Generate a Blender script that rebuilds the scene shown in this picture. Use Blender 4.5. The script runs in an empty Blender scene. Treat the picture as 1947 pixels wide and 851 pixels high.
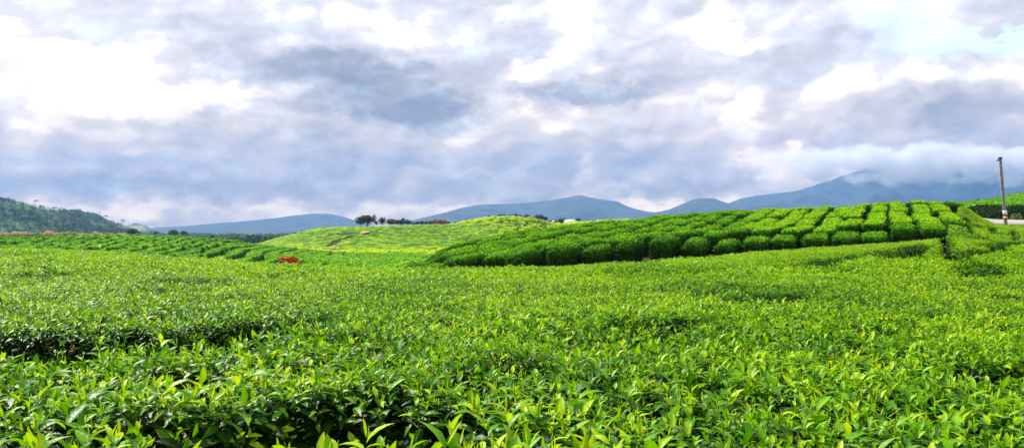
import bpy, math, random
import numpy as np
from mathutils import Vector

rng = np.random.default_rng(7)
random.seed(7)
sc = bpy.context.scene
col = sc.collection
F = 1528.0; CX = 973.5; HY = 438.0      # photograph's focal length, centre column and horizon row (pixels of the photo)
EYE = 1.7

# ------------------------------------------------------------------ noise
def _hash(ix, iy, seed):
    h = (ix.astype(np.int64) * 374761393 + iy.astype(np.int64) * 668265263 + seed * 2147483647) & 0xFFFFFFFF
    h = ((h ^ (h >> 13)) * 1274126177) & 0xFFFFFFFF
    h = (h ^ (h >> 16)) & 0xFFFFFFFF
    return h / 4294967295.0
def vnoise(x, y, seed=0):
    x0 = np.floor(x); y0 = np.floor(y)
    fx = x - x0; fy = y - y0
    fx = fx * fx * (3 - 2 * fx); fy = fy * fy * (3 - 2 * fy)
    a = _hash(x0, y0, seed); b = _hash(x0 + 1, y0, seed)
    c = _hash(x0, y0 + 1, seed); d = _hash(x0 + 1, y0 + 1, seed)
    return (a * (1 - fx) + b * fx) * (1 - fy) + (c * (1 - fx) + d * fx) * fy
def fbm(x, y, seed=0, o=3):
    s = 0; a = 0.5; t = 0
    for i in range(o):
        s = s + a * vnoise(x, y, seed + i * 17); t += a; a *= 0.5; x = x * 2.03 + 5.1; y = y * 2.03 + 1.7
    return s / t
def sstep(a, b, x):
    t = np.clip((x - a) / (b - a), 0, 1)
    return t * t * (3 - 2 * t)

# ------------------------------------------------------------------ terrain: surface of the clipped tea canopy
# per column of bearings, a run of (distance, height) knots; heights given as photo row, or as ('z', metres from the eye)
def Z(v): return ('z', v)
N0 = [(0.6, Z(-.53)), (3, Z(-.56)), (8, Z(-.62))]
TAIL = [(700, Z(-12)), (2500, Z(-12.5)), (9500, Z(-13))]
COLS = {
 -900: [(28,458),(42,Z(-5)),(55,Z(-4)),(65,472),(80,464),(110,458),(150,451),(180,Z(-3)),(220,Z(-5)),(270,Z(-7)),(330,Z(-8)),(450,Z(-9))],
 -300: [(28,464),(42,Z(-5)),(55,Z(-4)),(65,475),(80,466),(110,459),(150,452.5),(180,Z(-3)),(220,Z(-5)),(270,Z(-7)),(330,Z(-8)),(450,Z(-9))],
 0:    [(26,470),(40,Z(-4.5)),(52,Z(-4)),(62,480),(80,469),(110,461),(150,452.5),(180,Z(-3)),(220,Z(-5)),(270,Z(-7)),(330,Z(-8)),(450,Z(-9))],
 250:  [(22,481),(34,Z(-4)),(46,Z(-3.6)),(56,490),(75,474),(105,462),(150,448.5),(180,Z(-2.6)),(220,Z(-5)),(270,Z(-7)),(330,Z(-8)),(450,Z(-9))],
 400:  [(19.5,492),(32,Z(-4)),(44,Z(-3.4)),(54,498),(72,482),(102,465),(145,454),(175,Z(-3)),(210,Z(-5)),(265,Z(-7)),(330,Z(-8)),(450,Z(-9))],
 480:  [(18.5,498),(30,Z(-3.8)),(41,Z(-3.3)),(52,504),(71,490),(101,475),(142,463),(168,Z(-3.8)),(205,Z(-5.6)),(262,Z(-6.2)),(330,Z(-5.6)),(450,Z(-9))],
 550:  [(17.5,503),(28,Z(-3.6)),(38,Z(-3.2)),(50,510),(70,497),(100,483),(140,471),(162,476),(200,474),(260,462),(330,445),(450,Z(-6))],
 620:  [(16.5,506),(26,Z(-3.2)),(36,Z(-3.1)),(47,513),(66,500),(95,487),(135,478),(156,480),(190,478),(250,459),(322,431),(450,Z(-2))],
 700:  [(16,508),(25,Z(-3)),(34,Z(-3)),(45,515),(62,503),(90,491),(130,482),(150,482),(180,479),(245,456),(320,429),(450,Z(-1))],
 780:  [(16,509),(24,Z(-2.5)),(31,515),(37,510),(50,503),(85,491),(130,482),(150,482),(180,479),(245,454),(320,427),(450,Z(0))],
 850:  [(16,510),(23.5,Z(-2.2)),(31,504),(38,490),(46,472),(70,Z(-3)),(130,Z(-4.5)),(150,483),(180,478),(245,452),(320,425),(450,Z(0))],
 900:  [(16.3,509),(23.7,Z(-2.1)),(32,497),(39,480),(48,461),(72,Z(-2.4)),(130,Z(-4.3)),(150,482),(180,476),(245,448),(320,419),(450,Z(0))],
 950:  [(16.6,509),(24,Z(-2.05)),(33,489),(40,471),(50,449),(74,Z(-1.9)),(130,Z(-4.1)),(150,481),(180,474),(245,446),(320,413),(450,Z(1))],
 1000: [(17,508),(24.5,Z(-2)),(33.5,481),(40,464),(52,441),(75,Z(-1.5)),(130,Z(-4)),(155,478),(190,470),(250,446),(325,415),(450,Z(1))],
 1060: [(17.6,506),(25,Z(-1.9)),(34,473),(41,456),(53,433),(77,Z(-1.2)),(130,Z(-3.6)),(165,470),(210,460),(280,444),(370,426),(480,Z(1))],
 1100: [(18,503),(26,Z(-1.85)),(34.5,468),(42,451),(54,428.5),(78,Z(-1)),(130,Z(-3.4)),(165,466),(210,455),(290,437),(385,423),(480,Z(1.5))],
 1200: [(20,498),(27,Z(-1.75)),(35,461),(43,443),(56,420),(80,Z(-.6)),(130,Z(-3)),(165,460),(210,450),(290,432),(385,418),(480,Z(1.5))],
 1300: [(23,491),(29,Z(-1.4)),(35.6,455),(43.6,436),(57,409.5),(80,Z(-.3)),(130,Z(-2.6)),(165,460),(210,450),(290,432),(385,420),(480,Z(1))],
 1450: [(27,478),(31,Z(-1.0)),(36,448),(44,429),(58,400),(80,Z(0)),(130,Z(-2)),(165,460),(210,450),(290,440),(385,432),(480,Z(-2))],
 1600: [(31,468),(33,Z(-.68)),(36,441),(44,423),(58,395),(80,Z(0)),(130,Z(-2)),(165,460),(210,450),(290,440),(385,435),(480,Z(-4))],
 1700: [(31,461),(33,Z(-.5)),(36,434),(44,418),(58,386.5),(80,Z(.4)),(120,Z(0)),(165,450),(210,450),(290,440),(385,435),(480,Z(-4))],
 1790: [(30,456),(33,452),(36,432),(44,416),(58,386),(66,Z(1.7)),(71,Z(1.9)),(86,391),(108,390),(200,Z(2)),(330,Z(0)),(480,Z(-5))],
 1825: [(30,456),(33,451),(36,435),(44,420),(57,391),(66,Z(1.5)),(71,391),(86,389),(108,387),(200,Z(3)),(330,Z(0)),(480,Z(-5))],
 1875: [(30,459),(33,454),(36,448),(45,434),(56,418),(65,Z(.8)),(68.5,392),(85,386),(106,380),(200,Z(5)),(330,Z(2)),(480,Z(-5))],
 1900: [(30,460),(33,455),(36,448.5),(45,437),(56,426.5),(65,Z(.83)),(68.5,393.5),(85,385),(106,376),(200,Z(5.3)),(330,Z(2.3)),(480,Z(-5))],
 1947: [(30,462),(33,456),(36,450),(45,438),(56,428),(65,Z(.85)),(68,396),(85,383),(108,367.5),(200,Z(6)),(330,Z(3)),(480,Z(-5))],
 2400: [(30,464),(33,458),(36,452),(45,440),(56,432),(65,Z(1)),(68,392),(85,375),(110,345),(200,Z(9)),(330,Z(4)),(480,Z(-5))],
 2900: [(30,464),(33,458),(36,452),(45,440),(56,432),(65,Z(1)),(68,392),(85,375),(110,345),(200,Z(9)),(330,Z(4)),(480,Z(-5))],
}
KP = np.array(sorted(COLS)); KU = (KP - CX) / F
KD = []; KZ = []
for p in sorted(COLS):
    row = N0 + COLS[p] + TAIL
    KD.append([math.log(d) for d, _ in row])
    KZ.append([(v[1] if isinstance(v, tuple) else (HY - v) / F * d) / d for d, v in row])   # tangent of elevation
KD = np.array(KD); KZ = np.array(KZ)
def pchip_slopes(x, y):
    h = np.diff(x, axis=0); d = np.diff(y, axis=0) / h
    m = np.zeros_like(y)
    a, b = d[:-1], d[1:]
    ok = a * b > 0
    w1 = 2 * h[1:] + h[:-1]; w2 = h[1:] + 2 * h[:-1]
    with np.errstate(divide='ignore', invalid='ignore'):
        mm = (w1 + w2) / (w1 / a + w2 / b)
    m[1:-1] = np.where(ok, mm, 0); m[0] = d[0]; m[-1] = d[-1]
    return m
def hermite(t, h, y0, y1, m0, m1):
    t2 = t * t; t3 = t2 * t
    return (2*t3-3*t2+1)*y0 + (t3-2*t2+t)*h*m0 + (-2*t3+3*t2)*y1 + (t3-t2)*h*m1
_KUx = np.repeat(KU[:, None], KD.shape[1], 1)
_mD = pchip_slopes(_KUx, KD); _mZ = pchip_slopes(_KUx, KZ)
ROADP = [((1700 - CX) / F * 74, 74), ((1790 - CX) / F * 66, 66), ((1850 - CX) / F * 62, 62), ((1900 - CX) / F * 60.6, 60.6),
         ((1960 - CX) / F * 60, 60), ((2100 - CX) / F * 59, 59), ((2400 - CX) / F * 56, 56), ((2900 - CX) / F * 52, 52)]
def road_dist(x, y):
    best = np.full(np.shape(x), 1e9)
    for (ax, ay), (bx, by) in zip(ROADP[:-1], ROADP[1:]):
        dx, dy = bx - ax, by - ay
        t = np.clip(((x - ax) * dx + (y - ay) * dy) / (dx * dx + dy * dy), 0, 1)
        best = np.minimum(best, np.hypot(x - ax - t * dx, y - ay - t * dy))
    return best
def road_z(x, y): return EYE + 0.3 + 0.1 * (np.clip(y, 52, 66) - 57.5)
def H0(x, y):
    x = np.asarray(x, float); y = np.asarray(y, float)
    shp = np.broadcast(x, y).shape
    x = np.broadcast_to(x, shp).ravel(); y = np.maximum(np.broadcast_to(y, shp).ravel(), 0.6)
    u = np.clip(x / y, KU[0], KU[-1]); w = np.clip(np.log(y), math.log(0.6), math.log(9500))
    i = np.clip(np.searchsorted(KU, u) - 1, 0, len(KU) - 2)
    h = KU[i + 1] - KU[i]; t = (u - KU[i]) / h
    n = KD.shape[1]
    D = np.empty((len(u), n)); E = np.empty((len(u), n))
    for k in range(n):
        D[:, k] = hermite(t, h, KD[i, k], KD[i+1, k], _mD[i, k], _mD[i+1, k])
        E[:, k] = hermite(t, h, KZ[i, k], KZ[i+1, k], _mZ[i, k], _mZ[i+1, k])
    # work in heights along the line of distance
    Zk = E * np.exp(D)
    m = pchip_slopes(D.T, Zk.T).T
    j = np.zeros(len(u), int)
    for k in range(1, n - 1): j[w > D[:, k]] = k
    r = np.arange(len(u))
    hh = D[r, j+1] - D[r, j]; tt = np.clip((w - D[r, j]) / hh, 0, 1)
    z = hermite(tt, hh, Zk[r, j], Zk[r, j+1], m[r, j], m[r, j+1])
    return (z + EYE).reshape(shp)
def H(x, y):            # canopy top without gaps
    z = H0(x, y)
    rd = road_dist(x, y)
    return z * sstep(2.4, 4.4, rd) + road_z(x, y) * (1 - sstep(2.4, 4.4, rd))
def bush_h(x, y):
    y = np.asarray(y, float)
    return 0.85 * (1 - sstep(420, 520, y)) * sstep(2.4, 4.0, road_dist(x, y))
def G(x, y): return H(x, y) - bush_h(x, y) - .03

def px2w(px, py, D):
    return Vector(((px - CX) / F * D, D, EYE + (HY - py) / F * D))

# ------------------------------------------------------------------ mesh helpers
def link(o, parent=None):
    col.objects.link(o)
    if parent is not None: o.parent = parent
    return o
def mesh_np(name, V, T, mat, parent=None, smooth=False, attrs=None, loc=None):
    """T : (n,3) or (n,4) index array, or list of such arrays"""
    if not isinstance(T, list): T = [T]
    V = np.asarray(V, np.float32)
    if loc is not None: V = V - np.asarray(loc, np.float32)
    me = bpy.data.meshes.new(name)
    T = [np.asarray(t, np.int32) for t in T if len(t)]
    loops = np.concatenate([t.ravel() for t in T])
    sizes = np.concatenate([np.full(len(t), t.shape[1], np.int32) for t in T])
    starts = np.concatenate([[0], np.cumsum(sizes)[:-1]]).astype(np.int32)
    me.vertices.add(len(V)); me.vertices.foreach_set('co', V.ravel())
    me.loops.add(len(loops)); me.loops.foreach_set('vertex_index', loops)
    me.polygons.add(len(sizes)); me.polygons.foreach_set('loop_start', starts)
    if smooth: me.polygons.foreach_set('use_smooth', np.ones(len(sizes), bool))
    me.update(calc_edges=True)
    for k, a in (attrs or {}).items():
        at = me.attributes.new(k, 'FLOAT', 'POINT'); at.data.foreach_set('value', np.asarray(a, np.float32))
    me.materials.append(mat)
    o = bpy.data.objects.new(name, me)
    if loc is not None and parent is None: o.location = loc
    return link(o, parent)
def tag(o, label=None, cat=None, group=None, kind=None):
    if label: o['label'] = label
    if cat: o['category'] = cat
    if group: o['group'] = group
    if kind: o['kind'] = kind
    return o
def empty(name, loc):
    o = bpy.data.objects.new(name, None); o.location = loc; return link(o)
def norm(a): return a / np.maximum(np.linalg.norm(a, axis=-1, keepdims=True), 1e-9)

STA = {2: ([.22, .5, .78], [.72, 1., .62]), 1: ([.45], [1.]), 0: None}
def leaves(P, T, N, L, W, droop, tint, lod):
    n = len(P)
    T = norm(T); S = norm(np.cross(T, N)); N = norm(np.cross(S, T))
    L = np.broadcast_to(L, (n,))[:, None]; W = np.broadcast_to(W, (n,))[:, None]; dr = np.broadcast_to(droop, (n,))[:, None]
    cen = lambda t: P + T * L * (t - .25 * dr * t * t) - N * L * dr * t * t
    if lod == 0:
        m = cen(.45)
        V = np.stack([P, m + S * W + N * W * .4, cen(1.), m - S * W + N * W * .4], 1)
        T_ = np.array([[0, 1, 2], [0, 2, 3]])
    else:
        ts, ws = STA[lod]
        vs = [P]
        for t, w in zip(ts, ws):
            m = cen(t)
            vs += [m + S * W * w + N * W * .45 * w, m, m - S * W * w + N * W * .45 * w]
        vs.append(cen(1.))
        V = np.stack(vs, 1)
        k = len(ts); f = [[0, 1, 2], [0, 2, 3]]
        for i in range(k - 1):
            a = 1 + 3 * i; b = a + 3
            f += [[a, b, b+1], [a, b+1, a+1], [a+1, b+1, b+2], [a+1, b+2, a+2]]
        a = 1 + 3 * (k - 1); e = a + 3
        f += [[a, e, a+1], [a+1, e, a+2]]
        T_ = np.array(f)
    m = V.shape[1]
    idx = (np.arange(n) * m)[:, None, None] + T_[None]
    if lod == 0: off = np.array([-.06, 0, .03, 0])
    else: off = np.array([-.1] + [v_ for t in STA[lod][0] for v_ in (-.04 + .05 * t, .10, -.04 + .05 * t)] + [.08])
    tn = (np.asarray(tint)[:, None] + off[None]).ravel()
    return V.reshape(-1, 3), idx.reshape(-1, 3), tn
def merge(parts):
    Vs, Fs, As = [], [], []; o = 0
    for V, Fc, A in parts:
        Vs.append(V); Fs.append(Fc + o); As.append(A); o += len(V)
    return np.concatenate(Vs), np.concatenate(Fs), np.concatenate(As)
def rand_dirs(n, zmin=-1., zmax=1.):
    z = rng.uniform(zmin, zmax, n); a = rng.uniform(0, 2*np.pi, n); r = np.sqrt(1 - z*z)
    return np.stack([r*np.cos(a), r*np.sin(a), z], 1)
def cards(P, Nrm, size, tint, lod=0, spread=.8):
    n = len(P)
    T = norm(np.cross(Nrm, rand_dirs(n)) + Nrm * rng.uniform(-.1, spread, n)[:, None])
    N = norm(Nrm + .5 * rand_dirs(n))
    sz = size * rng.uniform(.6, 1.35, n)
    return leaves(P, T, N, sz, sz * .27, rng.uniform(0, .3, n), np.clip(tint, 0, 1), lod)

# ------------------------------------------------------------------ materials
def newmat(name):
    m = bpy.data.materials.new(name); m.use_nodes = True
    nt = m.node_tree; nt.nodes.clear()
    out = nt.nodes.new('ShaderNodeOutputMaterial')
    return m, nt, out
def nd(nt, t, **kw):
    n = nt.nodes.new(t)
    for k, v in kw.items():
        if k in n.inputs.keys(): n.inputs[k].default_value = v
        else: setattr(n, k, v)
    return n
def ramp(nt, fac, stops, interp='LINEAR'):
    r = nt.nodes.new('ShaderNodeValToRGB'); r.color_ramp.interpolation = interp
    el = r.color_ramp.elements
    while len(el) < len(stops): el.new(0.5)
    for e, (p, c) in zip(el, stops):
        e.position = p; e.color = (*c, 1) if len(c) == 3 else c
    nt.links.new(fac, r.inputs[0]); return r.outputs[0]
def leaf_mat(name, stops, transl=.35, rough=.42, nscale=None, spec=.06, bump=0, bscale=8, tcol=(1.25, 1.15, .5), veins=False):
    m, nt, out = newmat(name)
    at = nd(nt, 'ShaderNodeAttribute', attribute_name='tint')
    fac = at.outputs['Fac']
    if stops is TEA:
        sc_n = nd(nt, 'ShaderNodeMath', operation='MULTIPLY'); sc_n.inputs[1].default_value = .85; nt.links.new(fac, sc_n.inputs[0]); fac = sc_n.outputs[0]
    tc = nd(nt, 'ShaderNodeNewGeometry')
    if nscale:
        nz = nd(nt, 'ShaderNodeTexNoise', Scale=nscale, Detail=3.0)
        nt.links.new(tc.outputs['Position'], nz.inputs['Vector'])
        ma = nd(nt, 'ShaderNodeMath', operation='MULTIPLY_ADD'); ma.inputs[1].default_value = .7; ma.inputs[2].default_value = -.35
        nt.links.new(nz.outputs['Fac'], ma.inputs[0])
        ad = nd(nt, 'ShaderNodeMath', operation='ADD')
        nt.links.new(fac, ad.inputs[0]); nt.links.new(ma.outputs[0], ad.inputs[1])
        mn = nd(nt, 'ShaderNodeMath', operation='MINIMUM'); mn.inputs[1].default_value = .84; nt.links.new(ad.outputs[0], mn.inputs[0]); fac = mn.outputs[0]
    c = ramp(nt, fac, stops)
    bs = nd(nt, 'ShaderNodeBsdfPrincipled', Roughness=rough)
    bs.inputs['Specular IOR Level'].default_value = spec
    nt.links.new(c, bs.inputs['Base Color'])
    if bump:
        nb = nd(nt, 'ShaderNodeTexNoise', Scale=bscale, Detail=4.0)
        nt.links.new(tc.outputs['Position'], nb.inputs['Vector'])
        b = nd(nt, 'ShaderNodeBump', Strength=1.0, Distance=bump)
        nt.links.new(nb.outputs['Fac'], b.inputs['Height']); nt.links.new(b.outputs[0], bs.inputs['Normal'])
    if transl:
        tr = nd(nt, 'ShaderNodeBsdfTranslucent')
        mx = nd(nt, 'ShaderNodeMix', data_type='RGBA', blend_type='MULTIPLY'); mx.inputs[0].default_value = 1
        nt.links.new(c, mx.inputs[6]); mx.inputs[7].default_value = (*tcol, 1)
        nt.links.new(mx.outputs[2], tr.inputs['Color'])
        ms = nd(nt, 'ShaderNodeMixShader'); ms.inputs[0].default_value = transl
        nt.links.new(bs.outputs[0], ms.inputs[1]); nt.links.new(tr.outputs[0], ms.inputs[2])
        nt.links.new(ms.outputs[0], out.inputs[0])
    else: nt.links.new(bs.outputs[0], out.inputs[0])
    return m
def plain_mat(name, c1, c2, scale=4, rough=.8, bump=0, detail=5, c3=None):
    m, nt, out = newmat(name)
    g = nd(nt, 'ShaderNodeNewGeometry')
    nz = nd(nt, 'ShaderNodeTexNoise', Scale=scale, Detail=float(detail))
    nt.links.new(g.outputs['Position'], nz.inputs['Vector'])
    st = [(.35, c1), (.65, c2)] if c3 is None else [(.36, c1), (.5, c2), (.64, c3)]
    c = ramp(nt, nz.outputs['Fac'], st)
    bs = nd(nt, 'ShaderNodeBsdfPrincipled', Roughness=rough); bs.inputs['Specular IOR Level'].default_value = .25
    nt.links.new(c, bs.inputs['Base Color'])
    if bump:
        b = nd(nt, 'ShaderNodeBump', Strength=1.0, Distance=bump)
        nt.links.new(nz.outputs['Fac'], b.inputs['Height']); nt.links.new(b.outputs[0], bs.inputs['Normal'])
    nt.links.new(bs.outputs[0], out.inputs[0])
    return m
TEA = [(0, (.004, .016, .002)), (.2125, (.014, .056, .002)), (.425, (.045, .175, .003)), (.64, (.145, .36, .003)), (.84, (.42, .58, .015)), (.9, (.5, .54, .05)), (.94, (.34, .2, .05)), (1., (.16, .07, .03))]  # dark mature end deepened so leaves in shade read darker
M = {}
M['tea_leaf'] = leaf_mat('tea_leaf', TEA, .38, .36, spec=.15, bump=.0015, bscale=160)
M['tea_body'] = leaf_mat('tea_body', TEA, 0, .8, nscale=9, bump=.05, bscale=14, spec=.03)
M['tea_field'] = leaf_mat('tea_field', TEA, .15, .7, nscale=2.5, bump=.12, bscale=5, spec=.04)
M['tea_leaf_far'] = leaf_mat('tea_leaf_far', TEA, .4, .6, spec=.06)
HILLTEA = [(0, (.02, .05, .003)), (.3, (.05, .13, .004)), (.6, (.12, .25, .005)), (.8, (.25, .38, .006)), (1, (.45, .5, .01))]
M['hill_field'] = leaf_mat('hill_field', HILLTEA, .15, .7, nscale=1.2, bump=.15, bscale=3, spec=.03)
M['hill_leaf'] = leaf_mat('hill_leaf', HILLTEA, .4, .6, spec=.05)
M['green_leaf'] = leaf_mat('green_leaf', [(0, (.01, .025, .006)), (.5, (.03, .07, .012)), (1, (.10, .16, .03))], .25, .55)
M['russet_leaf'] = leaf_mat('russet_leaf', [(0, (.015, .028, .008)), (.38, (.055, .055, .015)), (.75, (.26, .11, .03)), (1, (.48, .22, .08))], .25, .6, tcol=(1.2, .9, .6))
M['red_leaf'] = leaf_mat('red_leaf', [(0, (.06, .05, .01)), (.3, (.14, .05, .012)), (.75, (.44, .055, .02)), (1, (.6, .26, .07))], .3, .5, tcol=(1.2, .7, .5))
M['pale_leaf'] = leaf_mat('pale_leaf', [(0, (.07, .13, .02)), (.45, (.26, .36, .09)), (.75, (.5, .48, .28)), (1, (.62, .47, .40))], .25, .6)
M['soil'] = plain_mat('soil', (.05, .03, .015), (.10, .065, .035), 3, .9, .03)
M['bare_soil'] = plain_mat('bare_soil', (.24, .14, .06), (.40, .23, .11), 2, .9, .03)
M['bark'] = plain_mat('bark', (.06, .045, .03), (.16, .13, .1), 12, .85, .01)
M['pale_bark'] = plain_mat('pale_bark', (.18, .15, .11), (.32, .28, .22), 6, .85, .01)
M['asphalt'] = plain_mat('asphalt', (.22, .21, .20), (.30, .29, .28), 6, .85, .005)
M['forest'] = leaf_mat('forest', [(0, (.004, .016, .006)), (.35, (.014, .058, .014)), (.6, (.038, .11, .02)), (.8, (.09, .13, .035)), (1, (.24, .17, .09))], .15, .7, nscale=.02)
M['plain_g'] = plain_mat('plain_ground', (.03, .07, .02), (.09, .13, .04), .012, .9, 0, 8, (.2, .16, .09))
M['mountain'] = plain_mat('mountain_forest', (.003, .009, .005), (.035, .055, .025), .006, .95, 14, 9)

# ------------------------------------------------------------------ camera, sun
cam = bpy.data.cameras.new('camera'); co = bpy.data.objects.new('camera', cam); col.objects.link(co)
cam.sensor_width = 36; cam.lens = 36 * F / 1947; cam.clip_start = .05; cam.clip_end = 60000
co.location = (0, 0, EYE); co.rotation_euler = (math.radians(90) + math.atan((HY - 425.5) / F), 0, 0)
sc.camera = co
SUN_EL, SUN_AZ = 50., -48.      # azimuth from +Y towards +X
sd = bpy.data.lights.new('sun', 'SUN'); sd.energy = 5.0; sd.angle = math.radians(.6); sd.color = (1, .95, .86)
so = bpy.data.objects.new('sun', sd); col.objects.link(so)
e, a = math.radians(SUN_EL), math.radians(SUN_AZ)
sv = Vector((math.sin(a) * math.cos(e), math.cos(a) * math.cos(e), math.sin(e)))
so.rotation_euler = (-sv).to_track_quat('-Z', 'Y').to_euler(); so.location = (0, 0, 50)

# ------------------------------------------------------------------ sky and clouds
w = bpy.data.worlds.new('World'); sc.world = w; w.use_nodes = True
nt = w.node_tree; nt.nodes.clear()
out = nd(nt, 'ShaderNodeOutputWorld'); bg = nd(nt, 'ShaderNodeBackground', Strength=.1)
nt.links.new(bg.outputs[0], out.inputs[0])
sky = nd(nt, 'ShaderNodeTexSky', sky_type='NISHITA'); sky.sun_disc = False
sky.sun_elevation = e; sky.sun_rotation = a
def mth(op, a_, b_=None, c_=None, clamp=False):
    n = nd(nt, 'ShaderNodeMath', operation=op, use_clamp=clamp)
    for i, v in enumerate((a_, b_, c_)):
        if v is None: continue
        if isinstance(v, (int, float)): n.inputs[i].default_value = v
        else: nt.links.new(v, n.inputs[i])
    return n.outputs[0]
def vm(op, a_, b_=None, c_=None, scale=None):
    n = nd(nt, 'ShaderNodeVectorMath', operation=op)
    for i, v in enumerate((a_, b_, c_)):
        if v is None: continue
        if isinstance(v, (tuple, list)): n.inputs[i].default_value = v
        else: nt.links.new(v, n.inputs[i])
    if scale is not None:
        if isinstance(scale, (int, float)): n.inputs['Scale'].default_value = scale
        else: nt.links.new(scale, n.inputs['Scale'])
    return n
WARM = (1.45, 1.08, .62)
tcw = nd(nt, 'ShaderNodeTexCoord')
sep = nd(nt, 'ShaderNodeSeparateXYZ'); nt.links.new(tcw.outputs['Generated'], sep.inputs[0])
X, Y_, Zc = sep.outputs
az = mth('ARCTAN2', X, Y_)
hyp = mth('SQRT', mth('ADD', mth('MULTIPLY', X, X), mth('MULTIPLY', Y_, Y_)))
el = mth('ARCTAN2', Zc, hyp)
cmb = nd(nt, 'ShaderNodeCombineXYZ'); nt.links.new(az, cmb.inputs[0]); nt.links.new(el, cmb.inputs[1])
UV = cmb.outputs[0]            # bearing / elevation in radians
def noise(vec, scale, detail=5., rough=.55, off=(0, 0, 0), dist=0.):
    n = nd(nt, 'ShaderNodeTexNoise', Scale=scale, Detail=detail, Roughness=rough, Distortion=dist)
    v = vm('ADD', vec, off).outputs[0]
    nt.links.new(v, n.inputs['Vector']); return n
# clouds flatten towards the horizon
stretch = vm('MULTIPLY', UV, (1, 1.7, 1)).outputs[0]
wn = noise(stretch, 7., 6., .58, (3.1, 1.2, .4))
wn2 = noise(stretch, 26., 5., .6, (7.1, 2.2, 1.4))
warp = vm('SCALE', vm('SUBTRACT', wn.outputs['Color'], (.5, .5, .5)).outputs[0], scale=.13).outputs[0]
warp2 = vm('SCALE', vm('SUBTRACT', wn2.outputs['Color'], (.5, .5, .5)).outputs[0], scale=.045).outputs[0]
UVw = vm('ADD', vm('ADD', UV, warp).outputs[0], warp2).outputs[0]
UVs = vm('ADD', UV, vm('SCALE', warp2, scale=1.2).outputs[0]).outputs[0]
def uvof(px, py):
    u = math.atan((px - CX) / F); return u, math.atan((HY - py) / F * math.cos(u))
def blobs(lst, base, vec, sharp=1.):
    acc = None
    for (px, py, rx, ry, amp, *rot) in lst:
        u, v = uvof(px, py)
        d = vm('SUBTRACT', vec, (u, v, 0)).outputs[0]
        if rot:
            r = nd(nt, 'ShaderNodeVectorRotate', rotation_type='Z_AXIS'); r.inputs['Angle'].default_value = math.radians(rot[0])
            nt.links.new(d, r.inputs['Vector']); d = r.outputs[0]
        d = vm('MULTIPLY', d, (F / rx, F / ry, 0)).outputs[0]
        q = vm('DOT_PRODUCT', d, d).outputs['Value']
        if sharp > 1: q = mth('POWER', q, sharp)
        g = mth('EXPONENT', mth('MULTIPLY', q, -1.))
        acc = mth('MULTIPLY_ADD', g, amp, acc if acc is not None else base)
    return acc
CL = [ # px, py, rx, ry, amp, rot   brightness of the cloud deck
 (90,110,210,125,.24), (240,185,120,46,.12), (400,168,80,36,.20), (50,215,60,50,.06), (330,90,140,60,-.04),
 (560,60,110,110,.06), (1100,45,50,90,.20), (1005,128,30,14,.3), (700,40,160,60,.05),
 (1390,72,80,30,.30), (1410,205,34,26,.42), (1450,302,60,28,.45), (1505,275,24,14,.3), (1116,322,20,26,.28), (1030,225,40,16,.2),
 (1150,255,60,25,.05), (1270,388,130,18,.34), (790,388,90,20,.20), (430,402,330,13,.26), (100,395,90,16,.12),
 (1640,322,110,18,.30), (1760,300,60,22,.28), (1900,300,60,20,.22), (1840,140,130,32,.26), (1740,150,22,34,.3), (1880,60,90,30,.10),
 (240,285,35,20,.2), (1300,110,60,90,.06), (1180,372,60,12,.12), (1640,170,80,24,.12), (1000,215,110,18,.10), (300,330,40,16,.06), (60,330,30,20,.12),
 (740,165,215,50,-.38,8), (700,218,160,18,-.24), (890,195,80,16,-.22), (1120,182,130,22,-.26), (600,130,70,50,-.08),
 (860,335,300,36,-.20), (950,365,160,14,-.12), (1260,345,130,22,-.20), (1180,330,50,34,-.08),
 (140,330,210,34,-.17), (330,360,330,18,-.22), (640,350,120,40,-.14), (470,255,180,40,-.10), (60,300,80,36,-.06), (250,240,80,30,-.05),
 (1820,205,120,60,-.10), (1850,250,90,40,-.10), (1640,110,60,46,-.12), (1560,330,110,24,-.05), (1330,200,90,60,-.06), (1580,250,120,50,-.07),
 (1240,265,120,40,-.05), (1700,335,200,16,-.06), (1380,335,90,34,-.06), (1480,160,60,40,-.05)]
B = blobs(CL, .60, UVw)
UVm = vm('ADD', vm('ADD', UV, vm('SCALE', warp, scale=.30).outputs[0]).outputs[0], vm('SCALE', warp2, scale=1.3).outputs[0]).outputs[0]
SH = [(745,168,170,44,-.13,8), (720,205,130,22,-.10,4), (1120,175,110,20,-.10), (890,190,60,18,-.08),
      (405,170,62,28,.10), (1410,200,20,22,.16), (1425,300,24,18,.16), (1485,285,22,12,.14), (1117,318,16,22,.08), (1005,122,26,12,.12), (240,180,60,30,.06),
      (1850,205,92,78,-.12), (1700,205,60,80,-.04), (1640,325,80,14,.12), (1745,165,14,26,.16), (1880,352,40,12,.12), (1080,30,40,60,.08), (1370,80,70,22,.12), (250,288,26,14,.07), (1270,392,90,14,.12), (770,352,16,10,.1)]
B = blobs(SH, B, UVm, 2.2)
nf = noise(stretch, 15., 8., .58, (1.3, 4.4, .2))
nf2 = noise(stretch, 5., 6., .55, (9.3, .4, 2.2))
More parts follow.
